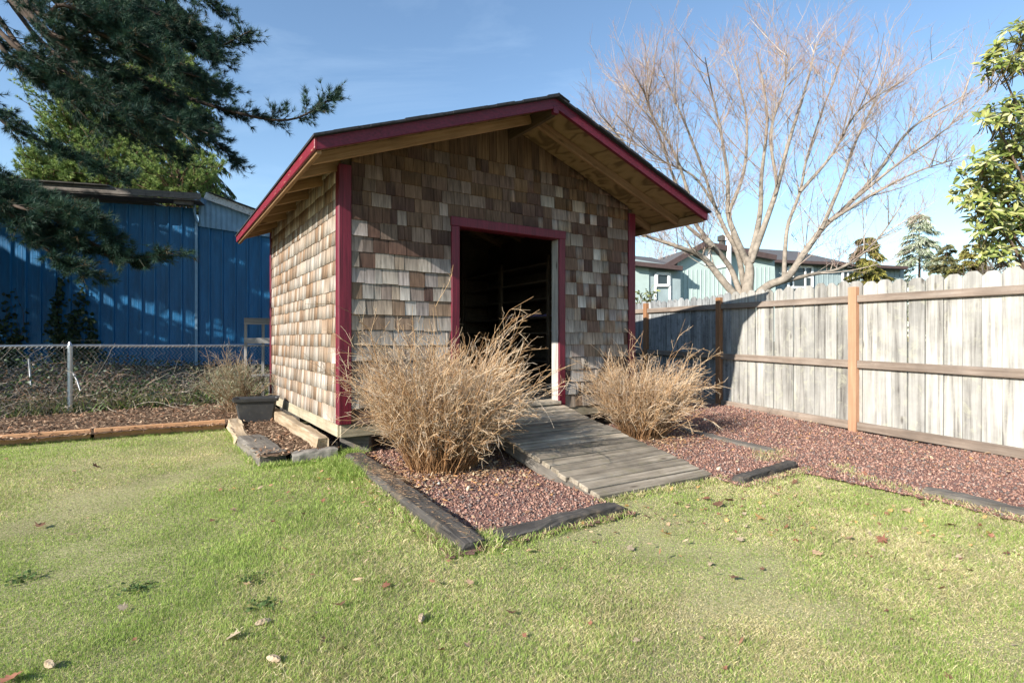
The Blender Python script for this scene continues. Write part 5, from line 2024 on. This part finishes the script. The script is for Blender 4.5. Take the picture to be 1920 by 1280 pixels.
# ------------------------------------------------------------------ brush behind the chain link fence
def brush():
    rg = np.random.default_rng(141)
    nrm = np.array([-CL_D.y, CL_D.x, 0])       # away from the yard
    def spot(n, r0, r1, b0, b1):
        r = rg.uniform(r0, r1, n)
        b = b0 + (b1 - b0) * rg.uniform(0, 1, n) ** 1.3
        p = np.array([CL_A.x, CL_A.y, 0]) + np.array([CL_D.x, CL_D.y, 0]) * r[:, None] + nrm * b[:, None]
        p[:, 2] = bank_z(p[:, 0], p[:, 1])
        return p, r, b
    a = Acc()
    n = 3400
    p, r, b = spot(n, -3.2, 4.6, 0.03, 2.8)
    hgt = np.clip(1.0 - 0.11 * (r + 1.5), 0.3, 1)
    dd = unit(rg.normal(0, 1, (n, 3)) * np.array([1, 1, 0.3]) + np.array([0, 0, 0.75]))
    S = curve_grid(p, dd, rg.uniform(0.4, 1.35, n) * hgt, 8, np.array([0, 0, -0.55]) + rg.normal(0, 0.3, (n, 3)), 0.06, rg)
    S[..., 2] = np.minimum(S[..., 2], 1.02 + 0.16 * rg.random((n, 1)))
    V, Fq = tubes(S, np.linspace(1, 0.4, 8)[None] * rg.uniform(0.0022, 0.006, (n, 1)), 3)
    a.put(V, Fq, varied(rg, [(0.40, 0.34, 0.28), (0.50, 0.43, 0.35), (0.28, 0.21, 0.16), (0.58, 0.50, 0.40), (0.36, 0.22, 0.14)], n, 24))
    n2 = 4200
    q_, tg, u = spawn(rg, S, n2, 0.2, 1.0)
    T = curve_grid(q_, unit(tg + rdir(rg, n2)), rg.uniform(0.06, 0.3, n2), 4, rdir(rg, n2) * 0.2 + np.array([0, 0, -0.2]), 0.03, rg)
    V, Fq = tubes(T, np.linspace(1, 0.4, 4)[None] * rg.uniform(0.0014, 0.003, (n2, 1)), 3)
    a.put(V, Fq, varied(rg, [(0.44, 0.37, 0.30), (0.56, 0.49, 0.40), (0.34, 0.24, 0.17)], n2, 12))
    o = a.build("dead_brush", M_TWIG)
    tag(o, "tangle of grey dead vines and stems behind the chain link fence", "brush", kind="stuff")
    # leaves among it
    a = Acc()
    n = 15000
    p, r, b = spot(n, -3.2, 4.6, 0.0, 3.6)
    p[:, 2] += rg.uniform(0, 1, n) ** 1.6 * np.clip(0.85 - 0.13 * (r + 1.5), 0.15, 0.85)
    V, Fq = leaves(rg, p, unit(rdir(rg, n) + np.array([0.2, -0.4, 0.9])), rdir(rg, n) * np.array([1, 1, 0.4]), rg.uniform(0.025, 0.065, n), rg.uniform(0.018, 0.045, n))
    a.put(V, Fq, varied(rg, [(0.035, 0.065, 0.022), (0.05, 0.085, 0.026), (0.075, 0.11, 0.033), (0.11, 0.07, 0.04), (0.09, 0.06, 0.035)], n, 8, 0.3))
    n = 5200
    p, r, b = spot(n, -3.2, 4.6, -0.10, 1.0)
    V, Fq = blades(rg, p, unit(rg.normal(0, 0.45, (n, 3)) + np.array([0, 0, 1])), rg.uniform(0.10, 0.34, n), rg.uniform(0.005, 0.011, n), 0.15)
    a.put(V, Fq, varied(rg, [(0.10, 0.17, 0.035), (0.15, 0.21, 0.05), (0.36, 0.30, 0.16), (0.22, 0.22, 0.09)], n, 5))
    o = a.build("weeds", M_LEAF)
    tag(o, "mixed green weeds and grass growing through the brush", "weeds", kind="stuff")


brush()
for (pts, lab) in (([at(54, 672, 7.9), at(56, 695, 7.9), at(58, 722, 7.85)], "short upright grey pipe standing in the brush at left"),
                   ([at(136, 698, 8.1), at(144, 712, 8.0), at(151, 732, 7.95)], "leaning grey pipe in the brush right of the fence post")):
    q_, r_ = tube_one(pts, [0.013] * 3)
    V, Fq = tubes(q_[None], r_[None], 8)
    tag(add_np("plastic_pipe", V, Fq, M_WIRE, None, None, True), lab, "pipe", "grey pipes in the brush")

# ------------------------------------------------------------------ ivy on the barn
def ivy(px0, px1, ptop, seed, n, label):
    rg = np.random.default_rng(seed)
    r0 = (px0 - 200) * 0.0113
    r1 = (px1 - 200) * 0.0113
    c = bp((r0 + r1) / 2, 0.05, 0.2)
    root = thing("climbing_ivy", c, label, "ivy", "ivy climbing the barn wall")
    ztop = CAMZ + (638 - ptop) / F * 13.3
    nst = 9
    u = np.linspace(0, 1, 12)
    st = []
    for k in range(nst):
        rb = rg.uniform(r0, r1)
        h = (ztop - 0.3) * rg.uniform(0.45, 1.0)
        st.append([tuple(bp(rb + 0.10 * math.sin(q * 6 + k) + (rg.normal(0, 0.02)), 0.035, 0.3 + h * q)) for q in u])
    S = np.array(st)
    V, Fq = tubes(S, np.linspace(0.008, 0.002, 12)[None].repeat(nst, 0), 4)
    a = Acc()
    a.put(V, Fq, (0.09, 0.06, 0.04))
    a.build("stems", M_BRANCH, root)["kind"] = "stuff"
    p, tg, uu = spawn(rg, S, n, 0.0, 1.0)
    keep = rg.random(n) > uu * 0.75
    p, uu = p[keep], uu[keep]
    n = len(p)
    bd = np.array(BD)
    p = p + bd * rg.normal(0, 1, (n, 1)) * (0.11 * (1.25 - uu))[:, None] + np.array(BN) * rg.uniform(0.0, 0.08, (n, 1)) + np.array([0, 0, 1]) * rg.normal(0, 0.05, (n, 1))
    V, Fq = leaves(rg, p, unit(np.array(BN) + rdir(rg, n) * 0.5), unit(rdir(rg, n) + np.array([0, 0, -0.8])), rg.uniform(0.06, 0.12, n), rg.uniform(0.05, 0.10, n))
    a = Acc()
    a.put(V, Fq, varied(rg, [(0.022, 0.045, 0.018), (0.032, 0.06, 0.02), (0.018, 0.035, 0.016)], n, 8, 0.3))
    a.build("foliage", M_LEAF, root)["kind"] = "stuff"


ivy(110, 182, 500, 151, 2100, "dark ivy climbing the blue barn wall below the pine bough")
ivy(18, 48, 545, 152, 700, "smaller dark ivy patch on the barn wall near the left edge")
ivy(-30, 14, 600, 153, 700, "low dark ivy at the foot of the barn wall at the left edge")

# ------------------------------------------------------------------ gravel
ICO_V = None


def rocks(rg, cen, size, pal):
    """angular stones: squashed, jittered octahedra with cut corners"""
    t_ = (1 + 5 ** 0.5) / 2
    iv = np.array([(-1, t_, 0), (1, t_, 0), (-1, -t_, 0), (1, -t_, 0), (0, -1, t_), (0, 1, t_), (0, -1, -t_), (0, 1, -t_), (t_, 0, -1), (t_, 0, 1), (-t_, 0, -1), (-t_, 0, 1)]) / 1.9
    if_ = np.array([(0, 11, 5), (0, 5, 1), (0, 1, 7), (0, 7, 10), (0, 10, 11), (1, 5, 9), (5, 11, 4), (11, 10, 2), (10, 7, 6), (7, 1, 8), (3, 9, 4), (3, 4, 2), (3, 2, 6), (3, 6, 8), (3, 8, 9), (4, 9, 5), (2, 4, 11), (6, 2, 10), (8, 6, 7), (9, 8, 1)])
    n = len(cen)
    V = iv[None] * rg.uniform(0.5, 1.35, (n, 12, 1))
    ax = rg.uniform(0.6, 1.25, (n, 1, 3))
    V = V * ax
    a = rg.uniform(0, 6.28, n)
    b = rg.uniform(-0.8, 0.8, n)
    ca, sa, cb_, sb = np.cos(a), np.sin(a), np.cos(b), np.sin(b)
    x, y, z = V[..., 0], V[..., 1], V[..., 2]
    y, z = y * cb_[:, None] - z * sb[:, None], y * sb[:, None] + z * cb_[:, None]
    x, y = x * ca[:, None] - y * sa[:, None], x * sa[:, None] + y * ca[:, None]
    V = np.stack([x, y, z], -1) * size[:, None, None] + cen[:, None, :]
    Fq = (if_[None] + (np.arange(n) * 12)[:, None, None]).reshape(-1, 3)
    return V.reshape(-1, 3), Fq, varied(rg, pal, n, 12, 0.3)


def gravel():
    rg = np.random.default_rng(161)
    LAVA = [(0.30, 0.172, 0.130), (0.27, 0.150, 0.112), (0.33, 0.195, 0.150), (0.235, 0.130, 0.098), (0.21, 0.165, 0.145), (0.29, 0.163, 0.122), (0.37, 0.245, 0.19), (0.255, 0.143, 0.108), (0.14, 0.115, 0.105)]
    a = Acc()
    n = 220000
    x = rg.uniform(-1.9, 6.2, n)
    y = rg.uniform(1.9, 8.6, n)
    d = y
    keep = in_gravel(x, y) & (rg.random(n) < np.clip(5.4 / d ** 1.25, 0, 1))
    # stones stay out of the timbers and off the ramp
    t, s = ts(x, y)
    keep &= ~((t > -0.15) & (t < 0.16) & (s < -0.08)) & ~((t > 0.18) & (t < 1.2) & (s < -2.25)) & ~((t > 2.48) & (t < 3.38) & (s < -2.20) & (s > -2.36)) & (s < 0.9)
    x, y, d = x[keep], y[keep], d[keep]
    n = len(x)
    sz = 0.0035 + 0.0085 * rg.random(n) ** 2.2 * (1 + 0.35 * np.clip((d - 3.5) / 4, 0, 1))
    cen = np.stack([x, y, gz(x, y) + 0.018 + sz * rg.uniform(0.1, 0.7, n)], 1)
    V, Fq, c = rocks(rg, cen, sz, LAVA)
    a.put(V, Fq, c)
    o = a.build("lava_gravel", M_ROCK)
    tag(o, kind="stuff")
    o["label"] = "red and grey lava gravel covering the bed and path"
    # a few pale stones
    k = 0
    for (px, py) in ((934, 905), (822, 915), (878, 921), (1385, 882), (1348, 880), (1322, 802)):
        dd = 1040 * (CAMZ - 0.03) / (py - 638)
        p = at(px, py, dd)
        V, Fq, c = rocks(rg, np.array([[p.x, p.y, gzf(p.x, p.y) + 0.032]]), np.array([0.017 + 0.004 * (k % 3)]), [(0.62, 0.50, 0.36), (0.55, 0.52, 0.44)])
        me = mesh_np("pebble", V, Fq, M_ROCK, c)
        o = bpy.data.objects.new("pebble", me)
        link(o)
        tag(o, ["cream pebble nearest the black sleeper in the gravel bed left of the ramp", "cream pebble under the edge of the big dry shrub", "small cream pebble midway between dry shrub and ramp foot", "pale grey pebble beside the dark timber right of the ramp", "pale pebble close to the ramp's right edge near its foot", "pale pebble beside the half sunk grey timber"][k], "pebble", "pale pebbles on the gravel")
        k += 1


gravel()

# ------------------------------------------------------------------ bark mulch and litter
def chips():
    rg = np.random.default_rng(171)
    a = Acc()
    n = 60000
    x = rg.uniform(-9.5, -1.2, n)
    y = rg.uniform(4.4, 10.5, n)
    keep = in_mulch(x, y) & (rg.random(n) < np.clip(5.5 / y, 0, 1))
    x, y = x[keep], y[keep]
    n = len(x)
    p = np.stack([x, y, mulch_z(x, y) + rg.uniform(0, 0.022, n)], 1)
    dr = unit(rg.normal(0, 1, (n, 3)) * np.array([1, 1, 0.28]))
    V, Fq = leaves(rg, p, unit(np.array([0, 0, 1.0]) + rdir(rg, n) * 0.55), dr, rg.uniform(0.02, 0.065, n), rg.uniform(0.008, 0.022, n), -0.25)
    a.put(V, Fq, varied(rg, [(0.24, 0.155, 0.10), (0.33, 0.22, 0.145), (0.17, 0.105, 0.068), (0.42, 0.30, 0.20), (0.27, 0.145, 0.085), (0.12, 0.08, 0.055)], n, 8, 0.25))
    o = a.build("bark_mulch", M_CHIP)
    o["label"] = "brown bark chip mulch along the fence and shed wall"
    tag(o, kind="stuff")
    # straw and leaf scraps round the shrubs and on the black sleeper
    a = Acc()
    def scatter(tc, sc, rt, rs_, n, zoff, pal, L=(0.015, 0.055), W=(0.006, 0.02)):
        t = tc + rg.normal(0, rt, n)
        s = sc + rg.normal(0, rs_, n)
        x = C0.x + U.x * t + Vv.x * s
        y = C0.y + U.y * t + Vv.y * s
        p = np.stack([x, y, gz(x, y) + zoff + rg.uniform(0, 0.015, n)], 1)
        V, Fq = leaves(rg, p, unit(np.array([0, 0, 1.0]) + rdir(rg, n) * 0.6), unit(rg.normal(0, 1, (n, 3)) * np.array([1, 1, 0.3])), rg.uniform(*L, n), rg.uniform(*W, n), -0.2)
        a.put(V, Fq, varied(rg, pal, n, 8, 0.25))
    TANP = [(0.40, 0.28, 0.17), (0.30, 0.18, 0.10), (0.48, 0.36, 0.23), (0.22, 0.12, 0.07), (0.42, 0.22, 0.09)]
    scatter(0.60, -0.85, 0.35, 0.28, 1500, 0.028, TANP)
    scatter(0.95, -0.75, 0.2, 0.45, 700, 0.028, TANP)
    scatter(3.1, -0.8, 0.35, 0.30, 1300, 0.028, TANP)
    scatter(0.12, -1.0, 0.10, 0.5, 500, 0.03, TANP)
    scatter(2.0, -1.2, 1.6, 0.9, 350, 0.03, TANP)
    scatter(4.9, -2.0, 0.8, 1.6, 900, 0.03, TANP)
    o = a.build("leaf_litter", M_CHIP)
    o["label"] = "straw coloured leaf scraps lying under the dry shrubs"
    tag(o, kind="stuff")
    a = Acc()
    n = 1100
    t = rg.normal(0.068, 0.045, n)
    s = np.where(rg.random(n) < 0.6, rg.normal(-1.0, 0.22, n), rg.uniform(-2.35, -0.2, n))
    x = C0.x + U.x * t + Vv.x * s
    y = C0.y + U.y * t + Vv.y * s
    zt = 0.082 + (-0.015 - 0.082) * (-(s + 0.12) / 2.26) + 0.075
    p = np.stack([x, y, zt + 0.006], 1)
    V, Fq = blades(rg, p, unit(rg.normal(0, 1, (n, 3)) * np.array([1, 1, 0.06])), rg.uniform(0.02, 0.055, n), np.full(n, 0.0018))
    a.put(V, Fq, varied(rg, [(0.34, 0.21, 0.12), (0.26, 0.15, 0.085), (0.40, 0.29, 0.18)], n, 5))
    o = a.build("pine_needles", M_CHIP)
    o["label"] = "fallen brown pine needles on the black sleeper"
    tag(o, kind="stuff")


chips()

# ------------------------------------------------------------------ lawn grass
def fbm(x, y, seed, octv=4, base=1.0):
    rg = np.random.default_rng(seed)
    v = np.zeros_like(x)
    amp, fr = 1.0, base
    for o in range(octv):
        for k in range(3):
            a = rg.uniform(0, 6.28)
            v += amp * np.sin((x * math.cos(a) + y * math.sin(a)) * fr * rg.uniform(0.7, 1.4) + rg.uniform(0, 6.28)) / 3
        amp *= 0.6
        fr *= 2.1
    return v


def grass():
    rg = np.random.default_rng(181)
    n = 2000000
    # density falls off with distance from the yard's open middle
    y = 1.15 * (8.4 / 1.15) ** rg.random(n)
    x = rg.uniform(-1.15, 1.15, n) * (y * 1.0 + 0.5)
    keep = in_lawn(x, y)
    x, y = x[keep], y[keep]
    # tall clumps against the timbers get more
    if len(x) > 860000:
        x, y = x[:860000], y[:860000]
    n = len(x)
    t, s = ts(x, y)
    # colour patches: green / straw
    gpat = 0.55 * fbm(x, y, 1, 4, 1.6) + 0.30 * fbm(x, y, 2, 3, 7.0)
    dry = np.clip(0.50 + 0.65 * gpat + 0.17 * np.clip((x - 0.3) / 2.0, -1, 1), 0.05, 0.95)
    lush = np.exp(-(((t + 0.05) / 0.30) ** 2 + ((s + 0.55) / 0.45) ** 2))
    dry = dry * (1 - 0.85 * lush)
    is_dry = rg.random(n) < dry * 0.92
    green = np.array([(0.285, 0.395, 0.085), (0.345, 0.445, 0.115), (0.22, 0.325, 0.065), (0.40, 0.465, 0.145)])
    straw = np.array([(0.66, 0.56, 0.31), (0.58, 0.50, 0.26), (0.73, 0.64, 0.40), (0.48, 0.44, 0.20)])
    c = np.where(is_dry[:, None], straw[rg.integers(0, 4, n)], green[rg.integers(0, 4, n)]) * rg.uniform(0.75, 1.25, (n, 1))
    lie = np.where(is_dry, rg.uniform(0.6, 1.7, n), np.abs(rg.normal(0.35, 0.45, n)))
    # blades comb over in drifts
    comb = 1.3 * fbm(x, y, 5, 3, 2.2) + rg.normal(0, 1.9, n)
    d = np.stack([np.cos(comb) * lie, np.sin(comb) * lie, np.ones(n)], 1)
    d = unit(d)
    hpat = np.clip(0.95 + 0.55 * fbm(x, y, 3, 4, 2.6), 0.4, 2.2)
    L = rg.uniform(0.012, 0.032, n) * hpat * (1 + 1.6 * lush)
    tall = rg.random(n) < 0.012
    L[tall] *= 1.8
    w = rg.uniform(0.0009, 0.0020, n) * (0.55 + y * 0.26)
    base = np.stack([x, y, gz(x, y) - 0.003], 1)
    V, Fq = blades(rg, base, d, L, w, 0.10)
    # single triangles far away, where a blade is under a pixel
    col = np.repeat(c, 5, 0)
    a = Acc()
    a.put(V, Fq, col)
    o = a.build("grass", M_GRASS)
    o["label"] = "short winter lawn grass, green mixed with straw blades"
    tag(o, kind="stuff")
    # tufts: along the timbers, boards and stones
    a = Acc()
    def tuft(t0, s0, t1, s1, n, Lr, gr, rad=0.03):
        u = rg.random(n)
        t = t0 + (t1 - t0) * u + rg.normal(0, rad, n)
        s = s0 + (s1 - s0) * u + rg.normal(0, rad, n)
        x = C0.x + U.x * t + Vv.x * s
        y = C0.y + U.y * t + Vv.y * s
        b = np.stack([x, y, gz(x, y)], 1)
        dd = unit(rg.normal(0, 0.5, (n, 3)) * np.array([1, 1, 0]) + np.array([0, 0, 1]))
        V, Fq = blades(rg, b, dd, rg.uniform(*Lr, n), rg.uniform(0.0018, 0.004, n), 0.25)
        pal = np.where((rg.random(n) < gr)[:, None], green[rg.integers(0, 4, n)], straw[rg.integers(0, 4, n)]) * rg.uniform(0.8, 1.2, (n, 1))
        a.put(V, Fq, np.repeat(pal, 5, 0))
    tuft(-0.10, -0.25, -0.08, -0.75, 2600, (0.06, 0.16), 0.97, 0.06)
    tuft(-0.06, -0.75, -0.06, -2.4, 3000, (0.04, 0.10), 0.6, 0.035)
    tuft(0.15, -2.42, 1.25, -2.39, 1000, (0.03, 0.08), 0.6, 0.025)
    tuft(0.15, -2.36, 0.20, -2.28, 700, (0.05, 0.12), 0.6, 0.05)
    tuft(1.2, -2.12, 2.55, -2.13, 1400, (0.025, 0.07), 0.35, 0.025)
    tuft(2.45, -2.42, 3.4, -2.38, 900, (0.025, 0.07), 0.4, 0.03)
    tuft(3.35, -1.95, 3.75, -1.85, 700, (0.03, 0.09), 0.2, 0.08)
    tuft(-4.6, 2.38, -0.70, 2.35, 3200, (0.02, 0.05), 0.85, 0.03)
    tuft(-0.68, 2.2, -0.70, 0.2, 1100, (0.03, 0.08), 0.85, 0.03)
    tuft(-0.66, 0.03, 0.0, -0.03, 1300, (0.03, 0.09), 0.95, 0.03)
    tuft(0.02, 0.0, 0.12, -0.08, 700, (0.08, 0.18), 1.0, 0.05)
    for (yy0, yy1) in ((2.6, 4.9),):
        m = 2200
        yy = rg.uniform(yy0, yy1, m)
        xx = edge_x(yy) + rg.normal(0, 0.05, m)
        b = np.stack([xx, yy, gz(xx, yy)], 1)
        dd = unit(rg.normal(0, 0.6, (m, 3)) * np.array([1, 1, 0]) + np.array([0, 0, 1]))
        V, Fq = blades(rg, b, dd, rg.uniform(0.03, 0.09, m), rg.uniform(0.002, 0.004, m), 0.25)
        pal = np.where((rg.random(m) < 0.3)[:, None], green[rg.integers(0, 4, m)], straw[rg.integers(0, 4, m)])
        a.put(V, Fq, np.repeat(pal, 5, 0))
    o = a.build("grass_tufts", M_GRASS)
    o["label"] = "longer grass tufts along the timbers and boards"
    tag(o, kind="stuff")
    # broad-leaved weeds
    for (px, py, lab) in ((250, 1108, "dark green clover-like weed patch in the lawn at lower left"), (480, 1090, "dark weed clump beside a pale cone in the lawn"), (495, 1140, "lower of two dark weed clumps in the middle of the lawn"), (40, 1095, "dark weed patch in the lawn at the left edge")):
        dd = F * CAMZ / (py - 638)
        c = at(px, py, dd)
        m = 46
        p = np.stack([c.x + rg.normal(0, 0.035, m), c.y + rg.normal(0, 0.035, m), np.zeros(m)], 1)
        p[:, 2] = gz(p[:, 0], p[:, 1]) + rg.uniform(0.008, 0.024, m)
        V, Fq = leaves(rg, p, unit(np.array([0, 0, 1.0]) + rdir(rg, m) * 0.5), unit(rdir(rg, m) * np.array([1, 1, 0.2])), rg.uniform(0.012, 0.026, m), rg.uniform(0.010, 0.022, m))
        a = Acc()
        a.put(V, Fq, varied(rg, [(0.085, 0.135, 0.04), (0.11, 0.165, 0.05)], m, 8))
        o = a.build("weed_patch", M_LEAF)
        tag(o, lab, "weed", kind="stuff")


grass()

# ------------------------------------------------------------------ fallen leaves and cones
def maple_leaf(seed, size):
    """a curled lobed leaf: outline fan with a centre vein"""
    rg = np.random.default_rng(seed)
    lob = [(0.0, -0.35), (0.25, -0.45), (0.30, -0.20), (0.72, -0.30), (0.50, 0.0), (0.95, 0.28), (0.48, 0.28), (0.36, 0.42), (0.30, 0.70), (0.12, 0.60), (0.0, 1.0),
           (-0.12, 0.60), (-0.30, 0.70), (-0.36, 0.42), (-0.48, 0.28), (-0.95, 0.28), (-0.50, 0.0), (-0.72, -0.30), (-0.30, -0.20), (-0.25, -0.45)]
    pts = np.array(lob) * size * rg.uniform(0.85, 1.15, (20, 1))
    cu, cv = rg.uniform(0.3, 1.1), rg.uniform(-0.4, 0.9)
    r2 = (pts ** 2).sum(1) / size ** 2
    z = size * (cu * 0.35 * (pts[:, 0] / size) ** 2 + cv * 0.30 * (pts[:, 1] / size) ** 2) + rg.normal(0, 0.07 * size, 20) * r2
    V = np.concatenate([np.stack([pts[:, 0], pts[:, 1], z], 1), [[0, 0, 0]], [[0.01 * size, -0.85 * size, 0.12 * size]], [[-0.02 * size, -0.85 * size, 0.12 * size]]])
    Fq = [[20, i, (i + 1) % 20] for i in range(20)] + [[20, 21, 22]]
    return V, np.array(Fq)


def fallen():
    rg = np.random.default_rng(191)
    pal = {"tan": (0.50, 0.33, 0.20), "brown": (0.20, 0.105, 0.065), "orange": (0.56, 0.33, 0.13), "pale": (0.40, 0.31, 0.21), "red brown": (0.27, 0.12, 0.075)}
    named = [
        (1245, 998, "orange", 0.055, "light orange fallen leaf on the grass in front of the ramp"),
        (1180, 1026, "pale", 0.035, "small pale upright leaf scrap left of the orange leaf"),
        (1345, 945, "brown", 0.062, "largest brown curled leaf heap lying near the ramp's right foot"),
        (1532, 1038, "tan", 0.045, "tan curled leaf alone on the right lawn"),
        (1655, 1012, "red brown", 0.050, "reddish brown leaf on the right lawn toward the gravel"),
        (1785, 983, "red brown", 0.060, "wide reddish leaf on the lawn beside the buried grey timber"),
        (1380, 1082, "brown", 0.040, "dark leaf lying flat in the middle of the right lawn"),
        (1425, 971, "orange", 0.045, "orange tan leaf lying right of the brown leaf heap"),
        (1698, 955, "tan", 0.045, "tan leaf lying on the edge of lawn and gravel"),
        (637, 1132, "brown", 0.036, "dark brown leaf in the middle of the left lawn"),
        (722, 1098, "red brown", 0.034, "narrow rusty leaf standing in the grass right of the dark leaf"),
        (437, 966, "tan", 0.040, "square tan leaf on the left lawn"),
        (433, 1193, "pale", 0.050, "crumpled pale grey leaf low on the left lawn"),
        (22, 1268, "red brown", 0.055, "rusty leaf at the bottom left corner"),
        (232, 1138, "pale", 0.030, "pale leaf below the dark weed patch at left"),
        (178, 893, "brown", 0.050, "brown leaf on the far left lawn near the orange board"),
        (1380, 888, "pale", 0.040, "bleached leaf lying on the dark timber right of the ramp"),
        (990, 1030, "tan", 0.035, "thin tan leaf below the short dark timber"),
        (1322, 934, "red brown", 0.05, "rusty leaf touching the left side of the brown leaf heap"),
        (1366, 938, "brown", 0.05, "brown leaf touching the right side of the brown leaf heap"),
        (1455, 925, "tan", 0.045, "tan leaf by the upper edge of lawn near the dark timber"),
        (1490, 905, "brown", 0.05, "brown leaf behind the dark timber right of the ramp"),
        (1212, 968, "red brown", 0.035, "small maroon leaf just below the ramp's front edge"),
        (1385, 1012, "pale", 0.04, "pale brown leaf below the orange tan leaf"),
        (1590, 1010, "tan", 0.035, "small tan leaf between the two reddish leaves on the right lawn"),
        (1620, 895, "red brown", 0.06, "curled reddish leaf on the gravel edge above the right lawn"),
        (545, 945, "tan", 0.03, "little tan leaf at the middle of the left lawn near the sleeper end"),
        (75, 1000, "brown", 0.04, "brown leaf near the left edge of the lawn"),
        (880, 1090, "tan", 0.03, "little tan leaf in the lawn below the sleeper's front end"),
        (960, 1145, "brown", 0.03, "brown twig-like leaf in the middle foreground lawn"),
    ]
    def place(px, py, key, size, seed, label, group=None):
        d = F * (CAMZ - 0.02) / (py - 638)
        c = at(px, py, d)
        V, Fq = maple_leaf(seed, size)
        col = np.array(pal[key]) * rg.uniform(0.85, 1.15)
        M = Matrix.Translation((c.x, c.y, gzf(c.x, c.y) + 0.02)) @ Matrix.Rotation(rg.uniform(0, 6.28), 4, 'Z') @ Matrix.Rotation(rg.uniform(-0.5, 0.5), 4, 'X') @ Matrix.Rotation(rg.uniform(-0.4, 0.4), 4, 'Y')
        o = add_np("fallen_leaf", V, Fq, M_DEAD, np.tile(col, (len(V), 1)), None, False, M)
        tag(o, label, "leaf", group or "fallen leaves on the lawn")
    for i, (px, py, key, size, lab) in enumerate(named):
        place(px, py, key, size, 300 + i, lab)
    # the small scraps between them: too small and many to pick apart
    acc = Acc()
    k = 0
    while k < 330:
        if k % 3 == 0:
            x, y = 1.55 + rg.normal(0, 0.55), 3.75 + rg.normal(0, 0.35)
        elif k % 3 == 1:
            x, y = 2.2 + rg.normal(0, 0.6), 3.4 + rg.normal(0, 0.5)
        else:
            y = 1.8 + 4.6 * rg.random() ** 1.2
            x = rg.uniform(-1, 1) * y * 0.95
        k += 1
        if not in_lawn(np.array([x]), np.array([y]))[0]:
            continue
        V, Fq = maple_leaf(500 + k, float(rg.uniform(0.010, 0.026)))
        key = list(pal)[int(rg.integers(0, 5))]
        M = Matrix.Translation((x, y, gzf(x, y) + 0.014)) @ Matrix.Rotation(rg.uniform(0, 6.28), 4, 'Z') @ Matrix.Rotation(rg.normal(0, 0.4), 4, 'X') @ Matrix.Rotation(rg.normal(0, 0.4), 4, 'Y')
        Vw = np.array([tuple(M @ Vector(v)) for v in V])
        acc.put(Vw, Fq, np.array(pal[key]) * rg.uniform(0.8, 1.15))
    o = acc.build("leaf_scraps", M_DEAD)
    o["label"] = "small curled brown leaf scraps scattered over the lawn"
    tag(o, kind="stuff")
    # cones: scaled ovals lying on the grass
    for i, (px, py) in enumerate(((513, 1233), (493, 1165), (790, 1158), (93, 1243))):
        d = F * (CAMZ - 0.02) / (py - 638)
        c = at(px, py, d)
        vs, fs = [], []
        nr, ns = 9, 10
        for a_ in range(nr):
            q = a_ / (nr - 1)
            r = 0.012 * math.sin(math.pi * (0.08 + 0.86 * q)) ** 0.7
            for b_ in range(ns):
                an = 2 * math.pi * (b_ + 0.5 * (a_ % 2)) / ns
                rr_ = r * (1.18 if b_ % 2 else 0.86)
                vs.append((rr_ * math.cos(an), -0.03 + 0.06 * q, rr_ * math.sin(an)))
        for a_ in range(nr - 1):
            for b_ in range(ns):
                j = (b_ + 1) % ns
                fs.append([a_ * ns + b_, a_ * ns + j, (a_ + 1) * ns + j, (a_ + 1) * ns + b_])
        fs.append(list(range(ns))[::-1])
        fs.append([(nr - 1) * ns + b_ for b_ in range(ns)])
        o = add("fir_cone", vs, fs, M_LOG, None, Matrix.Translation((c.x, c.y, gzf(c.x, c.y) + 0.02)) @ Matrix.Rotation(1.2 + i, 4, 'Z'))
        tag(o, ["tan fir cone at the bottom of the left lawn", "fir cone just below the lower weed clump", "fir cone alone in the middle of the lawn", "fir cone near the bottom left corner of the lawn"][i], "cone", "fir cones on the lawn")


fallen()
